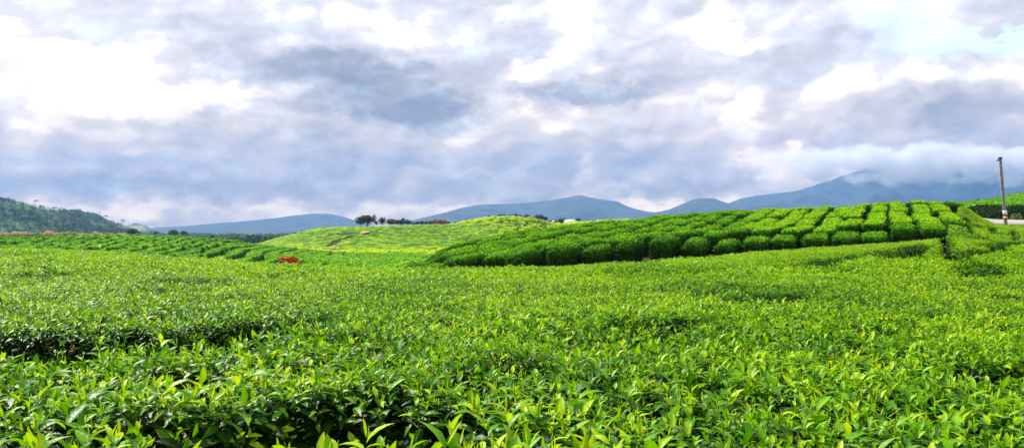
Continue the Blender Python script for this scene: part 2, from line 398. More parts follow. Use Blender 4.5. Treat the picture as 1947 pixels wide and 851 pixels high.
# billows: a puffy density and its difference towards the sun side give the relief
pv_ = vm('ADD', vm('ADD', stretch, vm('SCALE', warp, scale=.6).outputs[0]).outputs[0], vm('SCALE', warp2, scale=.8).outputs[0]).outputs[0]
def billow(vec):
    # smooth-voronoi puffs at three sizes
    acc = None
    for sc_v, amp in ((6., .62), (13., .26), (30., .12)):
        v = nd(nt, 'ShaderNodeTexVoronoi', voronoi_dimensions='2D', feature='SMOOTH_F1'); v.inputs['Scale'].default_value = sc_v; v.inputs['Smoothness'].default_value = .35
        nt.links.new(vec, v.inputs['Vector'])
        q = mth('MULTIPLY', mth('MULTIPLY', v.outputs['Distance'], v.outputs['Distance']), -amp)
        acc = q if acc is None else mth('ADD', acc, q)
    n = noise(vec, 5., 5., .5, (4.4, 2.9, 6.1))
    return mth('ADD', acc, mth('MULTIPLY', n.outputs['Fac'], .9))
b0_ = billow(pv_); b1_ = billow(vm('ADD', pv_, (-.009, .016, 0)).outputs[0])
relief = mth('MULTIPLY', mth('SUBTRACT', b0_, b1_), 1.55)
relief = mth('MINIMUM', mth('MAXIMUM', relief, -.10), .26)
Bn = mth('ADD', B, mth('MULTIPLY', mth('SUBTRACT', nf.outputs['Fac'], .5), .28))
Bn = mth('ADD', Bn, mth('MULTIPLY', mth('SUBTRACT', nf2.outputs['Fac'], .5), .42))
nf4 = noise(pv_, 34., 6., .6, (5.3, 1.1, 8.2))
Bn = mth('ADD', Bn, mth('MULTIPLY', mth('SUBTRACT', nf4.outputs['Fac'], .5), .20))
Bn = mth('ADD', Bn, relief, clamp=True)
K = 5.65
ccol = ramp(nt, Bn, [(0, (.27, .28, .31)), (.25, (.43, .43, .46)), (.5, (.71, .70, .73)), (.68, (.95, .92, .93)), (.8, (1.25, 1.2, 1.18)), (1, (1.7, 1.65, 1.6))])
mrw = nd(nt, 'ShaderNodeMapRange', interpolation_type='SMOOTHSTEP'); mrw.inputs[1].default_value = .02; mrw.inputs[2].default_value = .26
nt.links.new(el, mrw.inputs[0])
wt = nd(nt, 'ShaderNodeMix', data_type='RGBA'); nt.links.new(mrw.outputs[0], wt.inputs[0]); wt.inputs[6].default_value = (WARM[0], WARM[1], WARM[2], 1); wt.inputs[7].default_value = (1.05, 1.0, .96, 1)
ccol = vm('MULTIPLY', ccol, wt.outputs[2]).outputs[0]
ccol = vm('SCALE', ccol, scale=K).outputs[0]
# openings showing blue
OP = [(1900,72,130,20,.8), (1830,18,120,28,.5), (1700,30,60,40,.2), (1930,105,40,12,.3), (1905,25,70,28,-1.2), (1780,60,40,20,.3)]
Om = blobs(OP, 0., UVs)
Om = mth('MULTIPLY', mth('ADD', Om, mth('MULTIPLY', mth('SUBTRACT', nf.outputs['Fac'], .5), .7)), 1., clamp=True)
blue = vm('SCALE', vm('MULTIPLY', sky.outputs[0], (1.0, 1.1, 1.15)).outputs[0], scale=1.5).outputs[0]
blue = vm('ADD', blue, (3.0, 3.6, 3.6)).outputs[0]
mix = nd(nt, 'ShaderNodeMix', data_type='RGBA'); nt.links.new(Om, mix.inputs[0])
nt.links.new(ccol, mix.inputs[6]); nt.links.new(blue, mix.inputs[7])
# below the horizon there is land, not sky
mrg = nd(nt, 'ShaderNodeMapRange'); mrg.inputs[1].default_value = -.06; mrg.inputs[2].default_value = -.02
nt.links.new(el, mrg.inputs[0])
gm = nd(nt, 'ShaderNodeMix', data_type='RGBA'); nt.links.new(mrg.outputs[0], gm.inputs[0]); gm.inputs[6].default_value = (.5, .9, .3, 1); nt.links.new(mix.outputs[2], gm.inputs[7])
nt.links.new(gm.outputs[2], bg.inputs['Color'])
try:
    w.cycles.sampling_method = 'MANUAL'; w.cycles.sample_map_resolution = 256
except Exception: pass

# ------------------------------------------------------------------ near-field gaps: capsules on the canopy (photo row, column on the flat canopy)
def on_canopy(px, py):
    Ds = np.exp(np.linspace(math.log(1.), math.log(58), 500)); u = (px - CX) / F
    e_ = (H(u * Ds, Ds) - EYE) / Ds; t = (HY - py) / F
    hit = np.where(e_ >= t)[0]
    d = Ds[hit[0]] if len(hit) else 20.
    return np.array((u * d, d))
GAPS = [ # (px,py),(px,py), half-width m, depth
 ((-120,662),(180,638),.36,.9), ((180,638),(400,614),.34,.9), ((400,614),(590,599),.24,.85),
 ((545,775),(700,788),.20,.8), ((470,798),(560,782),.10,.6), ((700,800),(760,820),.07,.5),
 ((950,688),(1000,684),.12,.6), ((1090,640),(1160,632),.12,.35), ((1190,612),(1290,606),.16,.45), ((1400,562),(1490,554),.26,.6),
 ((120,560),(60,556),.12,.25), ((420,545),(300,540),.12,.2), ((130,506),(190,505),.3,.5), ((310,527),(360,530),.2,.4), ((460,520),(510,519),.3,.7), ((40,520),(120,512),.2,.3),
 ((1130,514),(1345,509),.42,.8), ((1040,516),(1120,515),.2,.3), ((1600,625),(1660,622),.12,.3), ((1850,690),(1947,684),.12,.4), ((1700,590),(1760,588),.14,.3), ((800,600),(880,596),.1,.25),
 ((1540,500),(1600,488),.34,.7), ((1600,488),(1680,474),.3,.7), ((1500,506),(1545,500),.4,.5), ((1690,491),(1820,485),.25,.7), ((1620,481),(1720,481),.3,.6), ((1700,491),(1720,478),.25,.7),
 ((1720,478),(1745,462),.35,.8), ((1825,496),(1806,468),.2,.7), ((1806,468),(1795,452),.16,.7), ((1850,465),(1947,458),.28,.6), ((1890,462),(1910,476),.2,.6), ((1885,446),(1947,444),.25,.6), ((1870,470),(1845,480),.2,.5), ((1900,446),(1888,437),.2,.6), ((1822,425),(1868,430),.14,.55), ((1836,412),(1850,445),.12,.55), ((1885,431),(1893,446),.14,.55), ((1925,436),(1934,456),.14,.55), ((1845,452),(1880,453),.16,.55), ((1868,430),(1940,435),.14,.5), ((1905,462),(1860,446),.1,.4),
 ((1440,478),(1500,468),.3,.5), ((1860,520),(1880,500),.25,.5), ((1650,505),(1600,512),.2,.3), ((1920,560),(1990,552),.2,.5),
 ((330,690),(400,700),.08,.3), ((1330,720),(1380,715),.07,.3), ((640,640),(760,632),.08,.3), ((230,780),(300,775),.06,.3), ((-400,636),(-120,662),.36,.9), ((1150,840),(1230,835),.06,.4)]
GW = [(on_canopy(*a_), on_canopy(*b_), r * (1.9 if a_[0] < 720 and b_[1] > 600 else 1.35), d * (1 if a_[0] < 720 or a_[1] < 525 else .8)) for a_, b_, r, d in GAPS]
def gapdepth(x, y):
    dz = np.zeros(np.shape(x))
    wob = (fbm(x * 3.1, y * 3.1, 55) - .5)
    for A, Bp, r, d in GW:
        ab = Bp - A
        t = np.clip(((x - A[0]) * ab[0] + (y - A[1]) * ab[1]) / (ab @ ab + 1e-9), 0, 1)
        q = np.hypot(x - A[0] - t * ab[0], y - A[1] - t * ab[1])
        taper = .65 + .35 * np.sin(np.pi * np.clip(t, .05, .95))
        q = q * (1 + .9 * wob) / taper
        dz = np.maximum(dz, d * (1 - sstep(r * .6, r * 1.5, q)))
    return dz
def canopy(x, y):
    n1 = fbm(x * .9, y * .9, 3, 3) - .5
    n2 = fbm(x * 4., y * 4., 13, 2) - .5
    return H(x, y) - .07 + n1 * .11 * sstep(0, 4, y) + n2 * .05 - gapdepth(x, y)
NEAR_END = lambda u: np.interp(u * F + CX, [-900, 0, 250, 500, 700, 1000, 1200, 1450, 1600, 1770, 1800, 1814, 1830, 1870, 2900],
                               [34, 31, 27, 24, 22, 22.5, 24.5, 30, 32.2, 33, 33.5, 46, 57.2, 57.2, 57.2])

# polar heightfield sheet
def polar_sheet(name, u, D, zf, mat, tintf=None, kind='structure', smooth=True, mask=None):
    U, DD = np.meshgrid(u, D); x = U * DD; y = DD
    z = zf(x, y)
    V = np.stack([x, y, z], -1).reshape(-1, 3)
    nu, nD = len(u), len(D)
    i = np.arange(nD - 1)[:, None] * nu + np.arange(nu - 1)[None]
    q = np.stack([i, i + 1, i + 1 + nu, i + nu], -1).reshape(-1, 4)
    if mask is not None:
        mk = mask(x, y).ravel(); q = q[mk[q].all(1)]
        used = np.zeros(len(V), bool); used[q.ravel()] = True
        remap = np.cumsum(used) - 1; q = remap[q]; V = V[used]
        tn = tintf(x, y).ravel()[used] if tintf is not None else None
    else: tn = tintf(x, y).ravel() if tintf is not None else None
    o = mesh_np(name, V, q, mat, smooth=smooth, attrs={'tint': tn} if tn is not None else None)
    o['kind'] = kind
    return o

# ------------------------------------------------------------------ ground sheet
def build_ground():
    # one sheet: polar part in front, rectangle of rows from behind the camera merged by clamping
    u = np.linspace(-1.6, 1.6, 260)
    D = np.concatenate([np.exp(np.linspace(math.log(.6), math.log(9500), 300))])
    U, DD = np.meshgrid(u, D)
    x = U * (DD + 6); y = DD
    hz = np.minimum(np.abs(x / np.maximum(y, .6)), 10)
    z = G(x, y)
    # behind the camera
    yb = np.linspace(-12, .5, 12)
    xb = np.repeat((u * 6.6)[None], 12, 0); Yb = np.repeat(yb[:, None], len(u), 1)
    zb = np.full_like(xb, EYE - .53 - .88)
    X_ = np.concatenate([xb, x]); Y2 = np.concatenate([Yb, y]); Z2 = np.concatenate([zb, z])
    V = np.stack([X_, Y2, Z2], -1).reshape(-1, 3)
    nu = len(u); nD = X_.shape[0]
    i = np.arange(nD - 1)[:, None] * nu + np.arange(nu - 1)[None]
    q = np.stack([i, i + 1, i + 1 + nu, i + nu], -1).reshape(-1, 4)
    m, nt_, out_ = newmat('ground_mix')
    g = nd(nt_, 'ShaderNodeNewGeometry'); s = nd(nt_, 'ShaderNodeSeparateXYZ'); nt_.links.new(g.outputs['Position'], s.inputs[0])
    mr = nd(nt_, 'ShaderNodeMapRange'); mr.inputs[1].default_value = 300; mr.inputs[2].default_value = 500
    nt_.links.new(s.outputs[1], mr.inputs[0])
    n1 = nd(nt_, 'ShaderNodeTexNoise', Scale=3., Detail=5.); n2 = nd(nt_, 'ShaderNodeTexNoise', Scale=.012, Detail=9.)
    nt_.links.new(g.outputs['Position'], n1.inputs['Vector']); nt_.links.new(g.outputs['Position'], n2.inputs['Vector'])
    c1 = ramp(nt_, n1.outputs['Fac'], [(.35, (.012, .012, .006)), (.65, (.035, .028, .014))])
    c2 = ramp(nt_, n2.outputs['Fac'], [(.36, (.03, .07, .02)), (.48, (.08, .12, .035)), (.6, (.2, .16, .09))])
    mx = nd(nt_, 'ShaderNodeMix', data_type='RGBA'); nt_.links.new(mr.outputs[0], mx.inputs[0]); nt_.links.new(c1, mx.inputs[6]); nt_.links.new(c2, mx.inputs[7])
    bs = nd(nt_, 'ShaderNodeBsdfPrincipled', Roughness=.95); bs.inputs['Specular IOR Level'].default_value = .1
    nt_.links.new(mx.outputs[2], bs.inputs['Base Color']); nt_.links.new(bs.outputs[0], out_.inputs[0])
    o = mesh_np('ground', V, q, m, smooth=True); o['kind'] = 'structure'
build_ground()

# ------------------------------------------------------------------ near canopy: body + shoots
def shoots(x, y, scale=1., bright=0., lod=1, K=6, hbase=None):
    """tea shoots: bud, young leaves held up, older leaves spreading; returns merged leaf mesh"""
    n = len(x)
    e_ = .04
    z = canopy(x, y)
    gx = (canopy(x + e_, y) - z) / e_; gy = (canopy(x, y + e_) - z) / e_
    nrm = norm(np.stack([-gx * .45, -gy * .45, np.ones(n)], 1))
    g = gapdepth(x, y)
    stem = norm(nrm + .35 * rand_dirs(n) * rng.uniform(.3, 1, n)[:, None] + np.array([0, 0, .2]))
    hh = rng.normal(0, .025, n) * scale + .03 * scale
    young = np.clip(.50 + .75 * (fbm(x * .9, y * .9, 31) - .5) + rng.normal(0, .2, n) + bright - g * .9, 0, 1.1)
    sz = scale * np.clip(np.exp(rng.normal(-.04, .25, n)), .5, 1.6) * (1 - .12 * np.clip(g, 0, 1))
    top = np.stack([x, y, z], 1) + stem * hh[:, None]
    side = norm(np.cross(stem, np.array([.3, .1, .9]) + .2 * rand_dirs(n)))
    side2 = np.cross(stem, side)
    ph = rng.uniform(0, 2*np.pi, n)
    parts = []
    ang = np.radians([10, 32, 52, 68, 84, 98]); Ls = [.028, .046, .058, .064, .068, .07]; Ws = [.10, .17, .19, .2, .2, .21]
    tints = [.98, .86, .68, .46, .3, .2]; dh = [0, .008, .02, .04, .065, .09]
    for k in range(K):
        a_ = ang[k] + rng.normal(0, .16, n)
        p_ = ph + k * 2.4 + rng.normal(0, .25, n)
        rad = side * np.cos(p_)[:, None] + side2 * np.sin(p_)[:, None]
        T = stem * np.cos(a_)[:, None] + rad * np.sin(a_)[:, None]
        Nn = stem * np.sin(a_)[:, None] - rad * np.cos(a_)[:, None]
        P = top - stem * (dh[k] * sz)[:, None]
        L = Ls[k] * sz * rng.uniform(.8, 1.2, n)
        tn = np.clip(tints[k] * (.55 + .75 * young) - .1 + rng.normal(0, .09, n), .02, .88)
        old = rng.uniform(0, 1, n) < (.0, .0, .001, .005, .01, .02)[k]; tn = np.where(old, rng.uniform(1.05, 1.18, n), tn)
        parts.append(leaves(P, T, Nn, L, L * Ws[k] * (1 if lod else 1.25), (.08 + rng.uniform(.0, .55, n)) * (k > 0), tn, lod))
    return parts
def underleaves(x, y, lod, size=.07, dmin=.05, dmax=.28, tl=.15):  # mature leaves, tint lowered further to deepen the shade under the shoots
    n = len(x)
    z = canopy(x, y) - rng.uniform(dmin, dmax, n)
    P = np.stack([x, y, z], 1)
    a_ = rng.uniform(0, 2*np.pi, n); t = rng.uniform(-.5, .5, n)
    T = np.stack([np.cos(a_), np.sin(a_), t], 1)
    N = norm(np.array([0, 0, 1.]) + .6 * rand_dirs(n))
    L = size * rng.uniform(.7, 1.2, n)
    return [leaves(P, T, N, L, L * .24, rng.uniform(0, .35, n), np.where(rng.uniform(0, 1, n) < .03, rng.uniform(1.05, 1.18, n), np.clip(rng.normal(tl, .09, n), .02, .6)), lod)]
def scatter(u0, u1, d0, d1f, dens):
    """uniform density on the ground between bearings u0..u1 and distances d0..d1 (d1f of bearing)"""
    dmax = 60 if callable(d1f) else d1f
    area = .5 * (u1 - u0) * (dmax**2 - d0**2)
    n = int(area * dens)
    u = rng.uniform(u0, u1, n); D = np.sqrt(rng.uniform(d0**2, dmax**2, n))
    if callable(d1f):
        k = D < d1f(u); u, D = u[k], D[k]
    return u * D, D
# bushes of the foreground that stand apart, as outlines on the photo; everything else is one closed canopy
def inpoly(px, py, poly):
    c = np.zeros(np.shape(px), bool); n = len(poly); j = n - 1
    for i in range(n):
        xi, yi = poly[i]; xj, yj = poly[j]
        c ^= ((yi > py) != (yj > py)) & (px < (xj - xi) * (py - yi) / (yj - yi + 1e-12) + xi); j = i
    return c
PA = [on_canopy(*p) for p in ((560,803),(700,808),(800,770),(880,742),(1000,732),(1110,748),(1180,800),(1240,850))]
PA = [tuple(p) for p in PA] + [(.60, 1.0), (-.55, 1.0)]
PB = [tuple(on_canopy(*p)) for p in ((-300,650),(0,668),(200,640),(420,622),(585,612),(560,680),(470,740),(500,790),(540,815))] + [(-.60, 1.0), (-3.2, 1.0)]
regionA = lambda x, y: inpoly(x, y, PA)
regionB = lambda x, y: inpoly(x, y, PB) & ~regionA(x, y)
regs = {'A': [], 'B': [], 'rest': []}
def dist_parts(x, y, fn):
    a_ = regionA(x, y); b_ = regionB(x, y); r_ = ~(a_ | b_)
    for k, m_ in (('A', a_), ('B', b_), ('rest', r_)):
        if m_.any(): regs[k] += fn(x[m_], y[m_], k)
def keep_gap(x, y, p=.85):
    g = gapdepth(x, y); return rng.uniform(0, 1, len(x)) > g * p
def near_shoots(x, y, k, lod, K):
    if k == 'A': return shoots(x, y, 1.32, .30, lod, K)
    if k == 'B': return shoots(x, y, 1.15, -.02, lod, K)
    return shoots(x, y, .98 - .12 * (lod == 1), .05, lod, K)
# nearest
x, y = scatter(-1.05, 1.05, 1.0, 6., 640); m_ = keep_gap(x, y, 1.25); x, y = x[m_], y[m_]
m_ = ~((regionA(x, y) & (rng.uniform(0, 1, len(x)) < .35)) | (regionB(x, y) & (rng.uniform(0, 1, len(x)) < .3))); x, y = x[m_], y[m_]
dist_parts(x, y, lambda a_, b_, k: near_shoots(a_, b_, k, 2, 6))
x, y = scatter(-1.05, 1.05, 1.0, 6., 620)
dist_parts(x, y, lambda a_, b_, k: underleaves(a_, b_, 1))
x, y = scatter(-.85, .85, 6., 12., 470); m_ = keep_gap(x, y, 1.2); x, y = x[m_], y[m_]
dist_parts(x, y, lambda a_, b_, k: near_shoots(a_, b_, k, 1, 5))
x, y = scatter(-.85, .85, 6., 12., 180)
dist_parts(x, y, lambda a_, b_, k: underleaves(a_, b_, 0, .1))
x, y = scatter(-.8, .8, 12., NEAR_END, 290); m_ = keep_gap(x, y, 1.2); x, y = x[m_], y[m_]
m_ = (y < 34) ; x, y = x[m_], y[m_]
regs['rest'] += shoots(x, y, 1.05, .20, 0, 4)
x, y = scatter(.3, .8, 34., NEAR_END, 100); m_ = keep_gap(x, y, 1.2); x, y = x[m_], y[m_]
regs['rest'] += shoots(x, y, 1.4, .28, 0, 4)

# the same bushes go on to both sides of where one stands
for sgn in (-1, 1):
    x, y = scatter(1.05, 3.4, .55, 3.4, 300)
    regs['rest'] += shoots(x * sgn, y, 1., .05, 1, 5) + underleaves(x * sgn, y, 0)
# body sheets beneath the leaves
def body_sheet(mask, u0, u1, D):
    u = np.linspace(u0, u1, 520)
    U, DD = np.meshgrid(u, D); x = U * DD; y = DD
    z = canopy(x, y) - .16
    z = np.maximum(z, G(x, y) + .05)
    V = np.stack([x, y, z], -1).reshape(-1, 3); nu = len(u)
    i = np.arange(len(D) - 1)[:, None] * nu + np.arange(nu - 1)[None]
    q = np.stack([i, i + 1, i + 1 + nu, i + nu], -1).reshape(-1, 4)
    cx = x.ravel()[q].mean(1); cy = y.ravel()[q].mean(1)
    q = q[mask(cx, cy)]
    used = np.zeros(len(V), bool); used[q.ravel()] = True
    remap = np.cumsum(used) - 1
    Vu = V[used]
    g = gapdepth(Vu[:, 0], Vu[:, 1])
    return Vu, remap[q], np.clip(.16 - .6 * g + .1 * (fbm(Vu[:, 0] * 8, Vu[:, 1] * 8, 5) - .5), -.5, 1)  # darker with gap depth: shade of the gaps put into the tint
Dn = np.concatenate([np.linspace(1.0, 8, 170), np.exp(np.linspace(math.log(8), math.log(58), 240))[1:]])
for key, nm, lab, cat in (('A', 'tea_bush', 'nearest tea bush at the bottom centre, with long pale lime shoots', 'tea bush'),
                     ('B', 'tea_bush', 'tea bush at lower left with yellow tips, in front of the long black furrow', 'tea bush')):
    reg = regionA if key == 'A' else regionB
    V, q, tn = body_sheet(reg, -1.05, 1.05, Dn[:170])
    loc = (float(V[:, 0].mean()), float(V[:, 1].mean()), float(V[:, 2].min()) - .6)
    root = empty(nm, loc); tag(root, lab, cat, 'tea bushes standing apart in the foreground')
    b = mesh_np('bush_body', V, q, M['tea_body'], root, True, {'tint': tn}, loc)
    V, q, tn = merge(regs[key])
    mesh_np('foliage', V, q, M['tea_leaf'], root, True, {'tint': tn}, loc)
    # woody stems rising from the soil to the leaves
    vs, fs, o_ = [], [], 0
    bx = V[:, 0]; by = V[:, 1]
    for _ in range(70):
        i = rng.integers(len(bx)); x0, y0 = float(bx[i]), float(by[i])
        g0 = float(G(x0, y0)); t0 = float(canopy(np.array([x0]), np.array([y0]))[0]) - .1
        p0 = np.array([x0 + rng.normal(0, .12), y0 + rng.normal(0, .12), g0]); p1 = np.array([x0, y0, max(t0, g0 + .1)])
        for s_ in range(6):
            t_ = s_ / 5; c_ = p0 * (1 - t_) + p1 * t_ + np.array([math.sin(t_ * 3 + i), math.cos(t_ * 4 + i), 0]) * .02; r_ = .012 * (1 - .7 * t_)
            for k_ in range(5):
                an = k_ * 2 * math.pi / 5; vs.append(c_ + r_ * np.array([math.cos(an), math.sin(an), 0]))
            if s_:
                for k_ in range(5):
                    a0 = o_ + (s_ - 1) * 5 + k_; a1 = o_ + (s_ - 1) * 5 + (k_ + 1) % 5; fs.append([a0, a1, a1 + 5, a0 + 5])
        o_ += 30
    mesh_np('stems', np.array(vs), np.array(fs), M['bark'], root, True, None, loc)
def wall_cards(V, q, per_m2, size, tb, ymin=3.):
    P = V[q]; c1 = P[:, 2] - P[:, 0]; c2 = P[:, 3] - P[:, 1]; cr_ = np.cross(c1, c2); ar = np.linalg.norm(cr_, axis=1) * .5
    nn = cr_ / np.maximum(ar[:, None] * 2, 1e-9); nn *= np.sign(nn[:, 2:3] + 1e-9)
    k = (nn[:, 2] < .75) & (P[:, 0, 1] > ymin); P, ar, nn = P[k], ar[k], nn[k]
    n = int(ar.sum() * per_m2); i = rng.choice(len(ar), n, p=ar / ar.sum())
    s_ = rng.uniform(0, 1, (n, 1)); t_ = rng.uniform(0, 1, (n, 1)); Q = P[i]
    X3 = Q[:, 0]*(1-s_)*(1-t_) + Q[:, 1]*s_*(1-t_) + Q[:, 2]*s_*t_ + Q[:, 3]*(1-s_)*t_
    return cards(X3, norm(nn[i] + .5 * rand_dirs(n)), size, tb + rng.normal(0, .09, n))
V, q, tn = body_sheet(lambda x, y: ~(regionA(x, y) | regionB(x, y)) & (y < NEAR_END(x / y) - .4), -1.05, 1.05, Dn)
near_ = V[q[:, 0], 1] < 14
regs['rest'] += [wall_cards(V, q[near_], 300, .075, .2), wall_cards(V, q[~near_], 110, .13, .26)]
Vl, ql, tl = merge(regs['rest'])
for u0_, u1_ in ((-3.4, -1.04), (1.04, 3.4)):
    V2, q2, t2 = body_sheet(lambda x, y: x == x, u0_, u1_, np.linspace(.55, 3.4, 40))
    q = np.concatenate([q, q2 + len(V)]); V = np.concatenate([V, V2]); tn = np.concatenate([tn, t2])
me_parts = (np.concatenate([V, Vl]), [q, ql + len(V)], np.concatenate([tn, tl]))
def two_mat(name, V, faces, mats, tint, smooth=True):
    o = mesh_np(name, V, faces, mats[0], smooth=smooth, attrs={'tint': tint})
    o.data.materials.append(mats[1])
    mi = np.concatenate([np.zeros(len(faces[0]), np.int32), np.ones(len(faces[1]), np.int32)])
    o.data.polygons.foreach_set('material_index', mi); return o
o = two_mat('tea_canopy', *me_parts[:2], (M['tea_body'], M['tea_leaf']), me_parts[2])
tag(o, 'closed bright green canopy of clipped tea filling the whole foreground', 'tea canopy', kind='stuff')

# ------------------------------------------------------------------ right hill: clipped blocks in columns running up the slope
AX = np.array([.47, 1.]); AX /= np.linalg.norm(AX); BX = np.array([AX[1], -AX[0]])
def ab(x, y): return x * AX[0] + y * AX[1], x * BX[0] + y * BX[1]
ORD = 'first second third fourth fifth sixth seventh eighth ninth tenth eleventh twelfth thirteenth fourteenth fifteenth sixteenth seventeenth eighteenth nineteenth twentieth'.split()
ORD += ['twenty-' + w_ for w_ in ORD[:9]] + ['thirtieth'] + ['thirty-' + w_ for w_ in ORD[:9]]
def block_mesh(a0, a1, b0, b1, ht=.85, seed=0, dens=1., tbase=.62, roundness=.15, rowlift=0., dropmax=.11, sidet=.40):
    na = max(10, int((a1 - a0) / .14)); nb = max(8, int((b1 - b0) / .14))
    s = np.linspace(0, 1, na + 1); t = np.linspace(0, 1, nb + 1)
    S, T_ = np.meshgrid(s, t, indexing='ij')
    A = a0 + (a1 - a0) * S; Bb = b0 + (b1 - b0) * T_
    # wobbly outline
    wob = .10 * (fbm(A * 1.6 + seed, Bb * 1.6, 71 + seed) - .5) * 2
    x = A * AX[0] + (Bb + wob) * BX[0]; y = A * AX[1] + (Bb + wob) * BX[1]
    la, lb = a1 - a0, b1 - b0
    ea = np.minimum(S, 1 - S) * la; eb = np.minimum(T_, 1 - T_) * lb
    rr = roundness
    da = np.clip(1 - ea / rr, 0, 1); db = np.clip(1 - eb / rr, 0, 1)
    dr = np.sqrt(np.clip(da**2 + db**2, 0, 1))
    drop = dropmax * (1 - np.sqrt(np.clip(1 - dr**2, 0, 1)))
    lift = (.10 if tbase > .63 else .2) * (_hash(np.array([seed * 1.0]), np.array([3.]), 5)[0] - .5) * 2 + rowlift
    am = (a0 + a1) / 2; Ae = am + (A - am) * (.7 if tbase < .65 else .92); xe = Ae * AX[0] + (Bb + wob) * BX[0]; ye = Ae * AX[1] + (Bb + wob) * BX[1]
    top = H(xe, ye) + .05 * (fbm(x * 3, y * 3, 9) - .5) * 2 + lift - drop
    V = np.stack([x, y, top], -1)
    idx = np.arange((na + 1) * (nb + 1)).reshape(na + 1, nb + 1)
    q = [np.stack([idx[:-1, :-1], idx[1:, :-1], idx[1:, 1:], idx[:-1, 1:]], -1).reshape(-1, 4)[:, ::-1]]
    V = V.reshape(-1, 3)
    ring = np.concatenate([idx[:, 0], idx[-1, 1:], idx[::-1, -1][1:], idx[0, ::-1][1:-1]])
    R = V[ring]; c = V.mean(0)
    lows = []
    base = len(V); prev = ring; levels = []
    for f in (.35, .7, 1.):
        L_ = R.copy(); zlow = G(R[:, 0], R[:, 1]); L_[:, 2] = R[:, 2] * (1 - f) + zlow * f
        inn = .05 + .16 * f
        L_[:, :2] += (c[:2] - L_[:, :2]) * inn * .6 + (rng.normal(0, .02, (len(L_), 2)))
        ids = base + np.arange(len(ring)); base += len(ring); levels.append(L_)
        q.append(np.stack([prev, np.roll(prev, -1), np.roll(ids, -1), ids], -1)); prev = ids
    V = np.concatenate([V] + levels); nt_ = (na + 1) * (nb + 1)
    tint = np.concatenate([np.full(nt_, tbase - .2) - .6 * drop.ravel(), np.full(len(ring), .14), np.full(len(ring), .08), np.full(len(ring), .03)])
    # leaf cards
    parts = []
    n = int(la * lb * 190 * dens)
    si = rng.uniform(0, na, n); ti = rng.uniform(0, nb, n); i0 = si.astype(int); j0 = ti.astype(int)
    g = V[:nt_].reshape(na + 1, nb + 1, 3); fs = (si - i0)[:, None]; ft = (ti - j0)[:, None]
    P = g[i0, j0]*(1-fs)*(1-ft) + g[i0+1, j0]*fs*(1-ft) + g[i0, j0+1]*(1-fs)*ft + g[i0+1, j0+1]*fs*ft
    dd = drop[i0, j0]
    P = P + np.stack([np.zeros(n), np.zeros(n), rng.uniform(-.02, .05, n)], 1)
    nr = norm(np.array([0, 0, 1.]) + .35 * rand_dirs(n))
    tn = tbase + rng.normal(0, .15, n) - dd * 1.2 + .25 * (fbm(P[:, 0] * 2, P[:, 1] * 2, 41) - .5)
    parts.append(cards(P, nr, .10, tn))
    per = 2 * (la + lb); n = int(per * .8 * 90 * dens)
    ri = rng.integers(0, len(ring), n); lv = rng.uniform(0, 1, n)**1.4
    nx = (ri + 1) % len(ring); fr = rng.uniform(0, 1, n)[:, None]
    Pt = R[ri] * (1 - fr) + R[nx] * fr; Pb = levels[2][ri] * (1 - fr) + levels[2][nx] * fr
    P = Pt * (1 - lv[:, None]) + Pb * lv[:, None]
    on = P - c; on[:, 2] = 0; on = norm(on)
    P += on * rng.uniform(-.02, .06, n)[:, None]
    nr = norm(on + np.array([0, 0, .5]) + .4 * rand_dirs(n))
    tn = sidet - .30 * lv + rng.normal(0, .09, n)  # mature side leaves, tinted darker down the flank as painted shading
    parts.append(cards(P, nr, .12, tn))
    Vc, qc, tc_ = merge(parts)
    return np.concatenate([V, Vc]), [np.concatenate(q), qc + len(V)], np.concatenate([tint, tc_])
def hill_row_limits(px):      # lower edge of the lowest row and the crest, as distances
    lo = np.interp(px, [740, 780, 850, 950, 1200, 1450, 1600, 1700, 1825], [31, 30, 29.7, 32., 34.0, 34.9, 34.9, 34.9, 34.9])
    hi = np.interp(px, [740, 780, 850, 950, 1200, 1450, 1600, 1700, 1825], [33, 38, 50, 56, 61, 63, 63, 62, 60])
    return lo, hi
nblk = 0
rows_seen = {}
blk = []
# lattice: rows follow contour lines of fixed a, measured from the lower edge
b_list = np.arange(-26, 8, 1.18)
for bi, b0 in enumerate(b_list):
    jb = rng.normal(0, .04)
    bb0 = b0 + .13 + jb; bb1 = b0 + 1.18 - .13 + jb
    # walk up the column
    bc = b0 + .59
    aa = np.arange(10, 95, .1)
    xx = aa * AX[0] + bc * BX[0]; yy = aa * AX[1] + bc * BX[1]
    pp = xx / yy * F + CX
    lo, hi = hill_row_limits(pp)
    ok = (yy > lo) & (yy < hi) & (pp > 778) & (pp < 1820) & (H0(xx, yy) > -9)
    # stay on the block side of the roadside cut
    ok &= ~((pp > 1818) & (yy > 50 - (pp - 1818) * .25))
    ok &= road_dist(xx, yy) > 3.6
    if ok.sum() < 12: continue
    a_lo, a_hi = aa[ok].min(), aa[ok].max()
    a_ = a_lo; r = 0
    while a_ < a_hi - .8 and r < 12:
        pc = float(np.interp(a_, aa, pp)); lf = pc < 1420
        ln = (1.7 + rng.uniform(0, .3)) if r == 0 else (rng.uniform(1.5, 2.9) if lf else rng.uniform(2.2, 4.2))
        end = min(a_ + ln, a_hi)
        if a_hi - end < 1.: end = a_hi
        j2 = rng.normal(0, .11 if lf else .09); sh = rng.uniform(-.05, .12) * lf; blk.append((r, bi, a_, end, bb0 + j2 + sh, bb1 + j2 - sh, lf)); 
        a_ = end + ((rng.uniform(1.5, 2.1) if lf else rng.uniform(.95, 1.5)) if r == 0 else (rng.uniform(.7, 1.2) if lf else rng.uniform(.3, .55))); r += 1
byrow = {}
for t_ in blk: byrow.setdefault(t_[0], []).append(t_)
